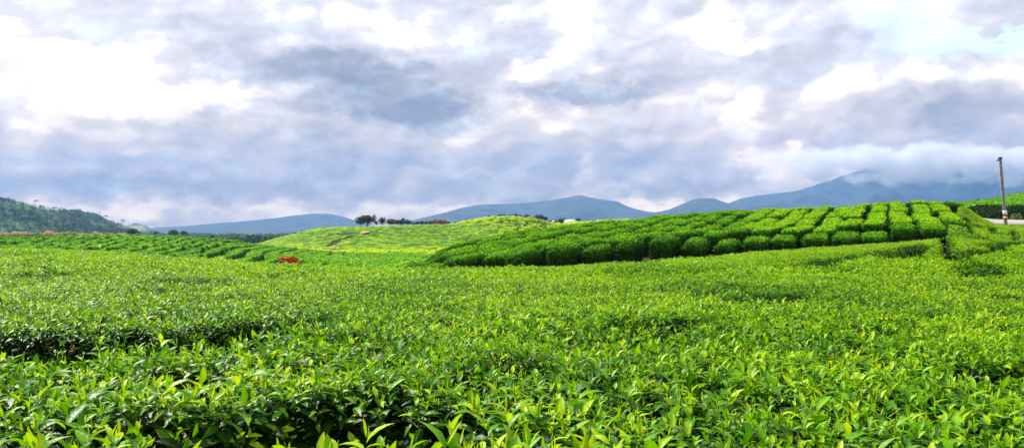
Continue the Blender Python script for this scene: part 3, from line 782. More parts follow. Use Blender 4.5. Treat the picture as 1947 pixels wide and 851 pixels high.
ROWN = ['lowest', 'second', 'third', 'fourth', 'fifth', 'sixth', 'seventh', 'eighth', 'ninth', 'tenth', 'eleventh', 'twelfth', 'thirteenth']
for r, lst in byrow.items():
    lst.sort(key=lambda t_: t_[1])
    for k, (r_, bi, a0, a1, b0, b1, lf) in enumerate(lst):
        V, q, tn = block_mesh(a0, a1, b0, b1, seed=bi * 13 + r, tbase=(.76 if not lf else .655) if r else (.62 if not lf else .58), rowlift={0: .04 if lf else -.02, 1: .08}.get(r, .04 if lf else 0.), roundness=.3 if (lf and not r) else (.25 if lf else .12), dropmax=.2 if (lf and not r) else (.16 if lf else .08), sidet=.27 if r else .42)  # sidet: lowest row's sides tinted lighter as if lit, upper rows' darker as shade
        loc = (float(V[:, 0].mean()), float(V[:, 1].mean()), float(V[:, 2].min()))
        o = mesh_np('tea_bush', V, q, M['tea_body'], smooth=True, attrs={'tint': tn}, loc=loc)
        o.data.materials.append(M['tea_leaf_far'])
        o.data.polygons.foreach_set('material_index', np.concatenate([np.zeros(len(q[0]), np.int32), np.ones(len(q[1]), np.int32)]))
        n_ = len(lst)
        pos = f"{ORD[k]} from its left end" if k < n_ / 2 else (f"{ORD[n_ - 1 - k]} from its right end" if n_ - 1 - k else 'last at its right end')
        tag(o, f"clipped tea bush in the {ROWN[r]} row up the right hill, {pos}", 'tea bush', 'clipped tea bushes in rows on the right hill')
        nblk += 1
print('BLOCKS', nblk, {k: len(v) for k, v in byrow.items()})

# ------------------------------------------------------------------ tea fields further off (uncountable): heightfields with row gaps
def field_height(x, y, ang, sp, streak, seed, depth=.6, wide=.25):
    ca, sa = math.cos(ang), math.sin(ang)
    s = x * ca + y * sa; t = -x * sa + y * ca
    t = t + 2.2 * (fbm(s * .03, t * .05, seed) - .5) * 2
    fr = np.abs(((t / sp) % 1) - .5) * 2          # 1 at the gap
    row = np.floor(t / sp)
    # gap open where a stretched noise says so
    open_ = sstep(.42, .62, vnoise(s / streak, row * 7.3, seed + 3)) * .8 + .2
    g1 = sstep(1 - wide, 1, fr) * open_
    s2 = s / (sp * 1.3) + row * .5
    fr2 = np.abs((s2 % 1) - .5) * 2
    g2 = sstep(.86, 1, fr2) * .5
    drop = depth * np.maximum(g1, g2)
    bushvar = .14 * (_hash(np.floor(s2), row, seed + 9) - .5)
    return drop, bushvar
def left_prof(x, y):
    ang = math.radians(104)
    ca, sa = math.cos(ang), math.sin(ang)
    al = x * ca + y * sa; t = x * sa - y * ca        # t grows towards +x
    t = t + 2.4 * (fbm(al * .018, t * .03, 205, 2) - .5) * 2 + .25 * (fbm(al * .3, t * .3, 215, 2) - .5)
    sp = 1.9; row = np.floor(t / sp); fr = t / sp - row
    st = sstep(.35, .65, vnoise(al / 24., row * 5.3, 207))        # where the furrow stands open
    st2 = sstep(.45, .7, vnoise(al / 40. + 7, row * .21, 217))
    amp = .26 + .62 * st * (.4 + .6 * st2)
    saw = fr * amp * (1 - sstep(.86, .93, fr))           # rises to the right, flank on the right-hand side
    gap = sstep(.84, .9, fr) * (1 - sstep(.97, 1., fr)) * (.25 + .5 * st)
    al2 = al / 3.1 + _hash(row, row * 0, 221) ; fr2 = np.abs((al2 % 1) - .5) * 2
    cross = sstep(.86, .98, fr2) * .35 * _hash(np.floor(al2), row, 231)
    t2 = y - .35 * x + 4 * (fbm(x * .03, y * .04, 405, 2) - .5); r2 = np.floor(t2 / 7.5); f2 = t2 / 7.5 - r2
    a2 = .5 * sstep(.4, .62, vnoise(x / 9. + r2 * 3.1, r2 * 4.7, 407)) * sstep(-.30, -.38, x / y)
    saw = saw + a2 * (1 - f2) * sstep(0, .05, f2) - a2 * .5
    return saw - amp * .5, np.maximum(gap, cross), .12 * (_hash(np.floor(al2), row, 223) - .5)
def left_z(x, y):
    sw, gp, bv = left_prof(x, y)
    return H(x, y) + sw - gp + bv + .09 * (fbm(x * 2.5, y * 2.5, 8, 3) - .5)
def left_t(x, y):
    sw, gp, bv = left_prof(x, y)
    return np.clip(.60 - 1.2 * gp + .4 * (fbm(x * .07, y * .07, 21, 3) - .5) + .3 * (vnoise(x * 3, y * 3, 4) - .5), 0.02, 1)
mask_left = lambda x, y: (x / y * F + CX < 865) & (y > NEAR_END(x / y) - 1.5) & ((x / y * F + CX < 786) | (y > 50)) & (y < 168)
uL = np.linspace((-420 - CX) / F, (870 - CX) / F, 900)
DL = np.concatenate([np.linspace(20, 48, 60), np.arange(48.2, 168, .17)])
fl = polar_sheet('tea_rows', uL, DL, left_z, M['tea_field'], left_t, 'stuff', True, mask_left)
tag(fl, 'long low slope of dark-furrowed tea rows beyond the foreground on the left', 'tea field')

MGAP = [((590,443),(640,443),1.0,1.2), ((640,443),(685,441),1.3,1.6), ((685,441),(720,436),.8,1.), ((668,447),(640,455),1.1,1.4), ((640,455),(628,465),1.,1.4), ((570,472),(650,478),2.,1.5), ((650,478),(700,477),1.5,.8),
        ((960,420),(1000,423),1.,1.2), ((1000,423),(1040,427),1.,1.2), ((940,416),(965,418),1.,1.), ((750,432),(790,434),1.,.9), ((980,437),(1060,428),.8,.8), ((520,470),(560,468),1.5,1.)]
def on_surface(px, py, d0, d1):
    Ds = np.linspace(d0, d1, 800); u = (px - CX) / F
    e_ = (H(u * Ds, Ds) - EYE) / Ds; hit = np.where(e_ >= (HY - py) / F)[0]
    d = Ds[hit[0]] if len(hit) else d1 * .95
    return np.array((u * d, d))
MW = [(on_surface(*a_, 140, 400), on_surface(*b_, 140, 400), r, d) for a_, b_, r, d in MGAP]
def mid_prof(x, y):
    t = y + .12 * x + 3 * (fbm(x * .03, y * .03, 305, 2) - .5); sp = 2.2; row = np.floor(t / sp); fr = t / sp - row
    al = x / 2.2 + _hash(row, row * 0, 306) * 3; cell = np.floor(al); fc = np.abs((al % 1) - .5) * 2
    patch = sstep(.42, .6, fbm(x * .02, y * .015, 61, 2))
    rnd = _hash(cell, row, 307)
    amp = (.26 + .6 * patch) * (.35 + .9 * rnd)
    saw = amp * (1 - fr) * (1 - sstep(.75, 1, fc) * .5) + (rnd - .5) * (.3 + .5 * patch)
    return saw - .5, patch
def mid_z(x, y):
    sw, patch = mid_prof(x, y)
    z = H(x, y) + sw + .16 * (fbm(x * 1.2, y * 1.2, 18, 3) - .5)
    for A, Bp, r, d in MW:
        ab_ = Bp - A; t = np.clip(((x - A[0]) * ab_[0] + (y - A[1]) * ab_[1]) / (ab_ @ ab_ + 1e-9), 0, 1)
        q = np.hypot(x - A[0] - t * ab_[0], (y - A[1] - t * ab_[1]) * .4)
        z = z - d * (1 - sstep(r * .6, r * 1.4, q)) * .8
    return z
def mid_t(x, y):
    sw, patch = mid_prof(x, y)
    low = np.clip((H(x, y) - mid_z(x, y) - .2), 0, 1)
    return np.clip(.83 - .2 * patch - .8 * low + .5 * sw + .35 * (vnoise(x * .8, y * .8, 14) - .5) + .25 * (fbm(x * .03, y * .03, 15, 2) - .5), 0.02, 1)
uM = np.linspace((400 - CX) / F, (1500 - CX) / F, 760)
DM = np.concatenate([np.arange(138, 345, .38), np.linspace(346, 440, 60)])
fm = polar_sheet('tea_hill', uM, DM, mid_z, M['hill_field'], mid_t, 'stuff', True, lambda x, y: (x / y * F + CX > 480) | (y > 150))
tag(fm, 'bright yellow-green tea hill in the middle distance below the tree line', 'tea field')
# hill right of the road
mask_r = lambda x, y: (road_dist(x, y) > 4.2) & (y > 66 + np.clip((x / y * F + CX - 1800) * -.02, 0, 3)) & (x / y * F + CX > 1798)
def right_z(x, y):
    d1, bv = field_height(x, y, -.12, 3.2, 6., 64, .8, .35)
    return H(x, y) - d1 * .9 + bv + .1 * (fbm(x * 2.5, y * 2.5, 8, 3) - .5)
def right_t(x, y):
    d1, bv = field_height(x, y, -.12, 3.2, 6., 64, .8, .35)
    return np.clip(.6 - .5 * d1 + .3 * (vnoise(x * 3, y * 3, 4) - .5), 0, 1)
fr_ = polar_sheet('tea_terrace', np.linspace((1780 - CX) / F, (2700 - CX) / F, 420), np.arange(66, 140, .2), right_z, M['tea_field'], right_t, 'stuff', True, mask_r)
tag(fr_, 'tea rows on the far bank rising beyond the road behind the pole', 'tea field')
# loose leaves over the far fields break up their outline
def leaf_over(name, uu, dd, zf, n, size, tb, lab, mask=None):
    u = rng.uniform(*uu, n); D = np.sqrt(rng.uniform(dd[0]**2, dd[1]**2, n)); x = u * D; y = D
    if mask is not None: k = mask(x, y); x, y = x[k], y[k]
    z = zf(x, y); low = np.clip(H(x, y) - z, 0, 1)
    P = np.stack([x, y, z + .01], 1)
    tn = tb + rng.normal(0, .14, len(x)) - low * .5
    V, q, t_ = cards(P, norm(np.array([0, 0, 1.]) + .4 * rand_dirs(len(x))), size, tn)
    return V, q, t_
def join_cards(o, V, q, t_, mats=('tea_field', 'tea_leaf_far')):
    # append leaf faces to a field sheet
    me = o.data; n0 = len(me.vertices)
    co_ = np.empty(n0 * 3, np.float32); me.vertices.foreach_get('co', co_); co_ = co_.reshape(-1, 3)
    nl = len(me.loops); li = np.empty(nl, np.int32); me.loops.foreach_get('vertex_index', li)
    tt = np.empty(n0, np.float32); me.attributes['tint'].data.foreach_get('value', tt)
    nm = o.name; props = {k: o[k] for k in o.keys()}
    bpy.data.objects.remove(o); bpy.data.meshes.remove(me)
    o = two_mat('tmp', np.concatenate([co_, V]), [li.reshape(-1, 4), q + n0], (M[mats[0]], M[mats[1]]), np.concatenate([tt, t_]))
    o.name = nm; o.data.name = nm
    for k, v in props.items(): o[k] = v
    return o
fl = join_cards(fl, *leaf_over('', (uL[0], uL[-1]), (38, 166), left_z, 160000, .17, .61, '', mask_left))
fm = join_cards(fm, *leaf_over('', (uM[0], uM[-1]), (140, 400), mid_z, 16000, .3, .74, ''), ('hill_field', 'hill_leaf'))
fr_ = join_cards(fr_, *leaf_over('', ((1790 - CX) / F, (2500 - CX) / F), (66, 138), right_z, 60000, .18, .58, '', mask_r))

# bare soil patches on the middle hill
def patch(name, pts, d0, d1, mat, label, cat):
    P = [on_surface(px, py, d0, d1) for px, py in pts]
    c = np.mean(P, 0); n = len(P)
    V = [[c[0], c[1], float(H(c[0], c[1])) + .25]] + [[p[0], p[1], float(H(p[0], p[1])) + .1] for p in P]
    f = [[0, 1 + i, 1 + (i + 1) % n] for i in range(n)]
    o = mesh_np(name, np.array(V), np.array(f), mat, smooth=True)
    o['kind'] = 'structure'; return o
patch('soil', [(683,443),(689,440),(699,439.5),(705,440.5),(698,442.5),(690,443.5)], 140, 400, M['bare_soil'], '', '')
patch('soil', [(575,473),(600,473),(640,476),(645,479),(610,478.5),(580,476)], 140, 400, M['bare_soil'], '', '')
patch('soil', [(815,478),(830,476.5),(842,476.5),(838,479),(822,480)], 140, 400, M['bare_soil'], '', '')

# ------------------------------------------------------------------ road with a kerb-like shoulder
def build_road():
    pts = np.array(ROADP); P = []
    for i in range(len(pts) - 1):
        for t_ in np.linspace(0, 1, 12, endpoint=False): P.append(pts[i] * (1 - t_) + pts[i + 1] * t_)
    P.append(pts[-1]); P = np.array(P)
    for _ in range(6): P[1:-1] = (P[:-2] + P[1:-1] * 2 + P[2:]) / 4
    T = np.gradient(P, axis=0); T /= np.linalg.norm(T, axis=1)[:, None]; Nn = np.stack([-T[:, 1], T[:, 0]], 1)
    for name, offs, mat in (('road', [(-2.2, -.25), (-2.2, .06), (0, .09), (2.2, .06), (2.2, -.25)], M['asphalt']),):
        V = []; k = len(offs)
        for p, n_ in zip(P, Nn):
            for s_, dz in offs:
                q_ = p + n_ * s_; V.append([q_[0], q_[1], float(road_z(q_[0], q_[1])) + dz])
        f = [[i * k + j, i * k + j + 1, (i + 1) * k + j + 1, (i + 1) * k + j] for i in range(len(P) - 1) for j in range(k - 1)]
        o = mesh_np(name, np.array(V), np.array(f), mat); o['kind'] = 'structure'
build_road()

# ------------------------------------------------------------------ utility pole
def tube(P0, P1, r0, r1, n=16, seg=8, bend=0):
    P0 = np.array(P0, float); P1 = np.array(P1, float); ax = norm(P1 - P0)
    s_ = norm(np.cross(ax, [0.3, 1, .1])); t_ = np.cross(ax, s_)
    V, f = [], []
    for i in range(seg + 1):
        q_ = i / seg; c = P0 * (1 - q_) + P1 * q_ + s_ * bend * math.sin(q_ * math.pi); r = r0 * (1 - q_) + r1 * q_
        for k in range(n):
            a_ = 2 * math.pi * k / n; V.append(c + r * (s_ * math.cos(a_) + t_ * math.sin(a_)))
        if i:
            for k in range(n):
                k2 = (k + 1) % n; f.append([(i-1)*n+k, (i-1)*n+k2, i*n+k2, i*n+k])
    V.append(P0); V.append(P1); b0 = len(V) - 2
    tr = [[b0, (k + 1) % n, k] for k in range(n)] + [[b0 + 1, seg*n+k, seg*n+(k+1) % n] for k in range(n)]
    return np.array(V), [np.array(f), np.array(tr)]
def join(parts):
    V = []; Q = []; T = []; o_ = 0
    for v, fl_ in parts:
        for a_ in fl_:
            (Q if a_.shape[1] == 4 else T).append(a_ + o_)
        V.append(v); o_ += len(v)
    return np.concatenate(V), ([np.concatenate(Q)] if Q else []) + ([np.concatenate(T)] if T else [])
pb = np.array(px2w(1914, 429, 58.2)); pt = np.array(px2w(1902.5, 299, 58.2)); pb[2] -= .5
root = empty('utility_pole', pb); tag(root, 'bare leaning utility pole with a white painted band at the roadside', 'pole')
M['pole'] = plain_mat('pole_wood', (.10, .095, .09), (.28, .27, .26), 5, .8, .006)
M['iron'] = plain_mat('dark_iron', (.02, .02, .022), (.05, .05, .05), 9, .6)
M['whitepaint'] = plain_mat('white_paint', (.7, .7, .68), (.82, .82, .8), 9, .6)
M['pinkpaint'] = plain_mat('pink_paper', (.5, .2, .18), (.6, .3, .25), 9, .6)
on = lambda t_: pb * (1 - t_) + pt * t_
L_ = np.linalg.norm(pt - pb)
V, f = tube(pb, pt, .125, .088, 18, 14, .03); mesh_np('post', V, f, M['pole'], root, True, None, pb)
V, f = tube(on(.975), on(1.004), .125, .12, 18, 1); mesh_np('cap', V, f, M['iron'], root, False, None, pb)
V, f = join([tube(on(.955), on(.955) + np.array([-.22, 0, .02]), .03, .03, 8, 1), tube(on(.955) + np.array([-.22, 0, -.04]), on(.955) + np.array([-.22, 0, .12]), .045, .03, 8, 1)])
mesh_np('bracket', V, f, M['iron'], root, False, None, pb)
V, f = tube(on(.235), on(.295), .142, .14, 18, 2); mesh_np('painted_band', V, f, M['whitepaint'], root, True, None, pb)
V, f = tube(on(.175), on(.215), .144, .142, 18, 1); mesh_np('notice', V, f, M['pinkpaint'], root, True, None, pb)

# ------------------------------------------------------------------ foliage things
def blob_leaves(C, R, n, size, tb, tv=.15, lod=0, shell=.55):
    """leaf cards through the volume of an ellipsoid clump"""
    d = rand_dirs(n); r = rng.uniform(shell, 1, n)**.8
    r = r * (1 + .25 * (vnoise(d[:, 0] * 3 + C[0], d[:, 2] * 3 + C[1], 3) - .5))
    P = np.asarray(C) + d * np.asarray(R) * r[:, None]
    t = tb + rng.normal(0, tv, n)
    return cards(P, norm(d + .5 * rand_dirs(n) + np.array([0, 0, .3])), size, t, lod, .6)
def tree(name, px, D, pyb, pyt, wpx, mat, label, cat='tree', group=None, tb=.5, trunk='bark', trunk_frac=.2, nclump=9, ncard=90, squat=False, sink=.4, tv=.16):
    """tree or shrub whose foot is at (px,pyb) and top at pyt, wpx wide in the photo"""
    b = px2w(px, pyb, D); h = (pyb - pyt) / F * D; wd = wpx / F * D
    g = float(G(b.x, b.y)); g = min(g, b.z) if abs(g - b.z) < 14 else b.z
    root = empty(name, (b.x, b.y, g)); tag(root, label, cat, group); wd *= 1.15
    top = b.z + h
    cz0 = b.z + h * (trunk_frac if not squat else .12)
    parts = []; limbs = []
    cr = min(wd * .32, (top - cz0) * .42)
    fx = np.array((b.x, b.y, cz0))
    limbs.append(tube((b.x, b.y, g - .3), (b.x + rng.normal(0, .05 * wd), b.y, cz0 + .35 * (top - cz0)), max(.06 * wd, .05) * (.8 if not squat else .5), max(.03 * wd, .03), 8, 4, .02 * wd))
    tipz = top
    for i in range(nclump):
        q_ = (i + .5) / nclump; an = i * 2.4 + rng.uniform(0, 1)
        zz = cz0 + cr * .6 + (top - cr * .95 - cz0 - cr * .6) * q_
        env = math.sin(math.pi * (.22 + .62 * q_)) if not squat else math.cos(q_ * 1.2)
        rad = max(wd * .5 - cr * .75, 0) * env * rng.uniform(.55, 1.05)
        c = np.array((b.x + rad * math.cos(an), b.y + rad * math.sin(an), zz))
        s_ = cr * rng.uniform(.65, 1.1)
        parts.append(blob_leaves(c, (s_, s_, s_ * .8), ncard, s_ * .42, tb + rng.uniform(-.15, .15), tv))
        limbs.append(tube((b.x, b.y, cz0 + (zz - cz0) * .3), c, .02 * wd + .02, .008 * wd + .01, 5, 2))
    V, f = join(limbs)
    mesh_np('trunk', V, f, M[trunk], root, True, None, root.location)
    V, q_, t_ = merge(parts)
    mesh_np('crown', V, q_, mat if not isinstance(mat, str) else M[mat], root, False, {'tint': t_}, root.location)
    return root
g1 = 'trees along the crest of the middle tea hill'
Dt = 326
tree('hilltop_tree', 686, Dt, 431, 407.5, 18, 'green_leaf', 'broad dark green tree at the left end of the hilltop row', group=g1, trunk='pale_bark')
tree('hilltop_tree', 699, Dt+4, 430, 405.5, 25, 'russet_leaf', 'largest russet-brown tree of the hilltop row, beside the leftmost green tree', group=g1, tb=.36, nclump=12)
tree('hilltop_tree', 711, Dt, 429.5, 405.5, 9, 'russet_leaf', 'narrow dark russet tree on the right edge of the biggest crown', group=g1, tb=.3)
tree('hilltop_tree', 715.5, Dt, 429.5, 418, 6, 'green_leaf', 'small dark tree in the gap after the tall russet cluster', group=g1, tb=.3)
tree('hilltop_tree', 727, Dt, 429.5, 411, 14, 'green_leaf', 'dark oval tree standing alone between two gaps of the hilltop row', group=g1, tb=.25)
tree('hilltop_tree', 741, Dt, 429.5, 414, 19, 'russet_leaf', 'round brown-topped tree just right of the lone dark oval tree', group=g1, tb=.5)
tree('hilltop_tree', 753, Dt+3, 429.5, 415, 16, 'russet_leaf', 'dusky red-green tree in the middle of the low right half of the row', group=g1, tb=.25)
tree('hilltop_tree', 766.5, Dt+3, 428.5, 412.5, 6, 'green_leaf', 'slim dark tree poking above its low neighbours near the right end of the row', group=g1, tb=.22, trunk_frac=.5)
tree('hilltop_tree', 762, Dt, 429, 416, 14, 'green_leaf', 'low brownish green tree at the foot of the slim poking one', group=g1, tb=.35)
tree('hilltop_tree', 775, Dt, 429, 415.5, 18, 'green_leaf', 'rounded green tree closing the right end of the hilltop row', group=g1, tb=.45)
g2 = 'shrubs along the crest of the middle tea hill'
for i, (px, top, wd, mt, tb, lb) in enumerate([
    (786, 422, 9, 'russet_leaf', .2, 'dull brown shrub next to the right end of the hilltop trees'),
    (794, 420.5, 9, 'russet_leaf', .15, 'dark purplish shrub, second after the hilltop trees'),
    (802, 419, 9, 'russet_leaf', .2, 'taller dark brown shrub before the pale green one'),
    (810, 419.5, 9, 'green_leaf', .95, 'pale olive shrub between the brown and the orange shrubs'),
    (819, 417.5, 10, 'russet_leaf', .6, 'reddish brown shrub at the left of the orange clump'),
    (828, 415.5, 12, 'russet_leaf', .85, 'brightest orange-red shrub on the hill crest'),
    (837, 416, 10, 'russet_leaf', .7, 'orange shrub touching the brightest one on its right'),
    (845, 416, 10, 'russet_leaf', .9, 'pale orange shrub near the end of the orange clump'),
    (852, 420.5, 7, 'green_leaf', .3, 'dark green shrub closing the orange clump'),
    (869, 421, 8, 'russet_leaf', .3, 'small brown shrub standing alone on the hill crest'),
    (890, 415.5, 13, 'green_leaf', .3, 'lone dark green round tree at the foot of the higher crest')]):
    gy = 427.5 if px < 860 else 425.5
    tree('crest_shrub', px, Dt, gy, top - 1, wd * 1.15, mt, lb, 'shrub', g2, tb, squat=True, nclump=7, ncard=80)
g3 = 'shrubs and small trees on the higher crest by the houses'
for i, (px, bot, top, wd, mt, tb, lb) in enumerate([
    (930, 413.5, 410, 8, 'green_leaf', .4, 'low dark shrub, first on the left shoulder of the higher crest'),
    (950, 411.5, 407.5, 10, 'green_leaf', .6, 'sparse olive shrub left of the top of the crest'),
    (958, 411, 407, 9, 'green_leaf', .5, 'thin greyish shrub beside the top of the crest'),
    (970, 411, 408, 8, 'green_leaf', .6, 'small olive shrub right at the top of the crest'),
    (981, 412, 406, 11, 'green_leaf', .35, 'dark spreading shrub just past the top of the crest'),
    (990, 414, 409.5, 7, 'green_leaf', .5, 'little green shrub leaning on the dark spreading one'),
    (1002, 415.5, 407.5, 11, 'green_leaf', .2, 'nearly black round tree down the right shoulder'),
    (1012, 417, 413, 7, 'green_leaf', .25, 'small dark bush between the black tree and the red-tipped cluster'),
    (1022, 418.5, 407, 11, 'russet_leaf', .5, 'red-tipped tree in the cluster above the houses'),
    (1030, 420, 407.5, 10, 'green_leaf', .2, 'dark central tree of the cluster above the houses'),
    (1037, 421, 411.5, 9, 'green_leaf', .3, 'lower right tree of the cluster above the houses'),
    (1046, 423.5, 419, 10, 'russet_leaf', .65, 'rusty low shrub between the tree cluster and the white roofs'),
    (1057, 425.5, 418.5, 9, 'green_leaf', .7, 'grey-green shrub at the left house'),
    (1067, 427, 414.5, 13, 'green_leaf', .35, 'leafy tree in front of the gap between the two white houses'),
    (1100, 424, 413.5, 13, 'green_leaf', .3, 'round dark tree to the right of the houses'),
    (1110, 425, 419, 9, 'pale_leaf', .5, 'grey olive shrub just right of the last round tree'),
    (1120, 424.5, 418, 9, 'green_leaf', .6, 'last green shrub of the crest, right of the houses')]):
    D_ = 326 if px < 1045 else 378
    tree('hill_shrub', px, D_, bot, top - 1.2, wd * 1.1, mt, lb, 'tree' if 'tree' in lb else 'shrub', g3, tb, squat=wd > 8 and 'shrub' in lb, nclump=7, ncard=80)

# ------------------------------------------------------------------ houses
def box(c, s):
    x0, y0, z0 = c; a_, b_, h_ = s[0]/2, s[1]/2, s[2]
    V = np.array([[x0-a_, y0-b_, z0], [x0+a_, y0-b_, z0], [x0+a_, y0+b_, z0], [x0-a_, y0+b_, z0], [x0-a_, y0-b_, z0+h_], [x0+a_, y0-b_, z0+h_], [x0+a_, y0+b_, z0+h_], [x0-a_, y0+b_, z0+h_]])
    return V, [np.array([[0, 3, 2, 1], [4, 5, 6, 7], [0, 1, 5, 4], [1, 2, 6, 5], [2, 3, 7, 6], [3, 0, 4, 7]])]
M['zinc'] = plain_mat('zinc_roof', (.5, .52, .56), (.62, .64, .68), 1.5, .5)
M['wall_o'] = plain_mat('orange_wall', (.5, .22, .13), (.6, .3, .2), 2, .85)
M['wall_w'] = plain_mat('cream_wall', (.6, .55, .5), (.7, .66, .6), 2, .85)
M['glass'] = plain_mat('dark_window', (.02, .025, .03), (.05, .055, .06), 2, .2)
def house(px, D, pyb, wpx, hpx, rpx, wall, label):
    b = px2w(px, pyb, D); wd = wpx / F * D; hh = hpx / F * D; rh = rpx / F * D; dp = wd * .7
    g = float(G(b.x, b.y)); gz = min(g, b.z)
    loc = (b.x, b.y, gz); root = empty('house', loc); tag(root, label, 'house', 'houses behind the tea hill')
    V, f = box((b.x, b.y, gz), (wd, dp, b.z + hh - gz)); mesh_np('wall', V, f, M[wall], root, False, None, loc)
    z0 = b.z + hh; ov = .6
    xs = (b.x - wd/2 - ov, b.x + wd/2 + ov); ys = (b.y - dp/2 - ov, b.y, b.y + dp/2 + ov)
    V = []
    for x_ in xs:
        for yy_, zz_ in ((ys[0], z0 - .1), (ys[1], z0 + rh), (ys[2], z0 - .1), (ys[2], z0 + .02), (ys[1], z0 + rh + .14), (ys[0], z0 + .02)): V.append((x_, yy_, zz_))
    f = [[i, (i + 1) % 6, 6 + (i + 1) % 6, 6 + i] for i in range(6)]
    f += [[0, 5, 4, 1], [1, 4, 3, 2], [6, 7, 10, 11], [7, 8, 9, 10]]
    mesh_np('roof', np.array(V), np.array(f), M['zinc'], root, False, None, loc)
    for s_ in (-.28, .28):
        V, f = box((b.x + wd * s_, b.y - dp/2 - .02, b.z + hh * .35), (wd * .16, .08, hh * .4)); mesh_np('window', V, f, M['glass'], root, False, None, loc)
    V, f = box((b.x, b.y - dp/2 - .02, gz + .02), (wd * .12, .08, max(b.z - gz, 0) + hh * .65)); mesh_np('door', V, f, M['bark'], root, False, None, loc)
house(1058, 420, 425.5, 12, 3, 2.6, 'wall_w', 'small cream house with a low white roof, left of the leafy tree')
house(1080, 405, 426, 14, 3.6, 3.6, 'wall_o', 'white-roofed house with an orange front between the two trees')
house(1087, 440, 422.5, 12, 2.5, 2.5, 'wall_w', 'pale roofed house set behind the orange-fronted one')

# ------------------------------------------------------------------ red shrubs beyond the foreground
def shrub(name, px, D, pyb, pyt, wpx, mat, label, cat, group, tb, nclump=10, ncard=160, size=.2, tv=.2):
    b = px2w(px, pyb, D); h = (pyb - pyt) / F * D; wd = wpx / F * D
    g = float(G(b.x, b.y)); root = empty(name, (b.x, b.y, g)); tag(root, label, cat, group)
    parts, limbs = [], []
    for i in range(nclump):
        an = i * 2.4; q_ = i / max(nclump - 1, 1)
        rad = wd * .36 * (1 - .55 * q_) * rng.uniform(.5, 1.1); zz = b.z + h * (.12 + .62 * q_) * rng.uniform(.85, 1.1)
        c = np.array((b.x + rad * math.cos(an), b.y + rad * math.sin(an), zz)); s_ = wd * .2 * rng.uniform(.7, 1.15)
        parts.append(blob_leaves(c, (s_, s_, min(s_, h * .35)), ncard, size * s_ * 2, tb + rng.uniform(-.25, .2), tv))
        limbs.append(tube((b.x + .1 * rad * math.cos(an), b.y + .1 * rad * math.sin(an), g - .1), c, .022 * wd + .006, .01 * wd, 5, 4, .03 * wd))
    V, f = join(limbs); mesh_np('stems', V, f, M['bark'], root, True, None, root.location)
    V, q_, t_ = merge(parts); mesh_np('foliage', V, q_, M[mat], root, False, {'tint': t_}, root.location)
    return root
shrub('red_shrub', 549, 27, 510, 488, 52, 'red_leaf', 'big scarlet-leaved shrub poking up beyond the foreground tea', 'shrub', 'red shrubs beyond the foreground tea', .6, 14)
shrub('red_shrub', 573, 27.5, 510, 494, 20, 'red_leaf', 'smaller orange-brown shrub close to the right of the scarlet one', 'shrub', 'red shrubs beyond the foreground tea', .5, 7)

# ------------------------------------------------------------------ roadside bank: dark undergrowth, flowering shrub
def undergrowth():
    parts = []
    n = 26000
    px = rng.uniform(1806, 2300, n); D = rng.uniform(64.2, 69.2, n)
    x = (px - CX) / F * D; y = D
    k = (road_dist(x, y) > 2.9); x, y, px, D = x[k], y[k], px[k], D[k]
    z0 = H(x, y); top = H(x, np.full_like(x, 69.5)) - .12
    z = z0 + (top - z0) * rng.uniform(0, 1, len(x))
    P = np.stack([x, y, z], 1)
    tn = .17 + rng.normal(0, .08, len(x)) + .12 * (fbm(x * .8, z * 1.2, 12) - .5)
    return cards(P, norm(np.array([0, -.7, .5]) + .6 * rand_dirs(len(x))), .2, tn, 0)
V, q, t_ = undergrowth()
o = mesh_np('undergrowth', V, q, M['tea_leaf'], attrs={'tint': t_})
tag(o, 'dark tangled undergrowth on the cut bank behind the road', 'undergrowth', kind='stuff')
M['flower_leaf'] = leaf_mat('flower_leaf', [(0, (.02, .05, .01)), (.6, (.06, .12, .02)), (.8, (.6, .45, .25)), (1, (.8, .7, .55))], .2, .6)
shrub('flowering_shrub', 1932, 63.6, 421, 405, 26, 'flower_leaf', 'low shrub with cream blossoms at the foot of the dark bank', 'shrub', 'small flowering shrubs by the pole', .55, 8, 80, .22, .28)
shrub('flowering_shrub', 1896, 63.8, 424, 409, 16, 'flower_leaf', 'green shrub with a few pinkish flowers left of the pole foot', 'shrub', 'small flowering shrubs by the pole', .3, 6, 70, .22, .25)
# hedge lip over the bank
# ------------------------------------------------------------------ pale scrub beyond the left slope
g4 = 'pale bushes along the far edge of the left tea slope'
for i, (px, top, wd, tb, lb) in enumerate([
    (-40, 436, 50, .5, 'pale green bush off the left edge of the slope'),
    (5, 440.5, 26, .62, 'cream-topped bush at the very left end of the pale line'),
    (30, 439, 34, .85, 'pinkish beige bush, second in the pale line'),
    (52, 440, 30, .6, 'pale yellow-green bush after the pinkish beige one'),
    (72, 442, 28, .35, 'plain green bush of the pale line'),
    (93, 438, 18, .98, 'round dusty pink bush under the hillside'),
    (112, 441, 28, .5, 'light green bush right of the dusty pink one'),
    (135, 439, 34, .45, 'largest fresh green bush of the pale line'),
    (160, 442, 28, .55, 'low lime bush past the largest green one'),
    (185, 440, 26, .7, 'straw coloured bush at mid slope edge'),
    (208, 441, 24, .45, 'grassy green bush after the straw coloured one'),
    (232, 441.5, 26, .6, 'last pale bush at the right of the line')]):
    tree('pale_bush', px, 195, 453, top - 1.5, wd, 'pale_leaf', lb, 'bush', g4, tb, squat=True, nclump=10, ncard=110, tv=.2)
g5 = 'dark round trees in the hazy plain'
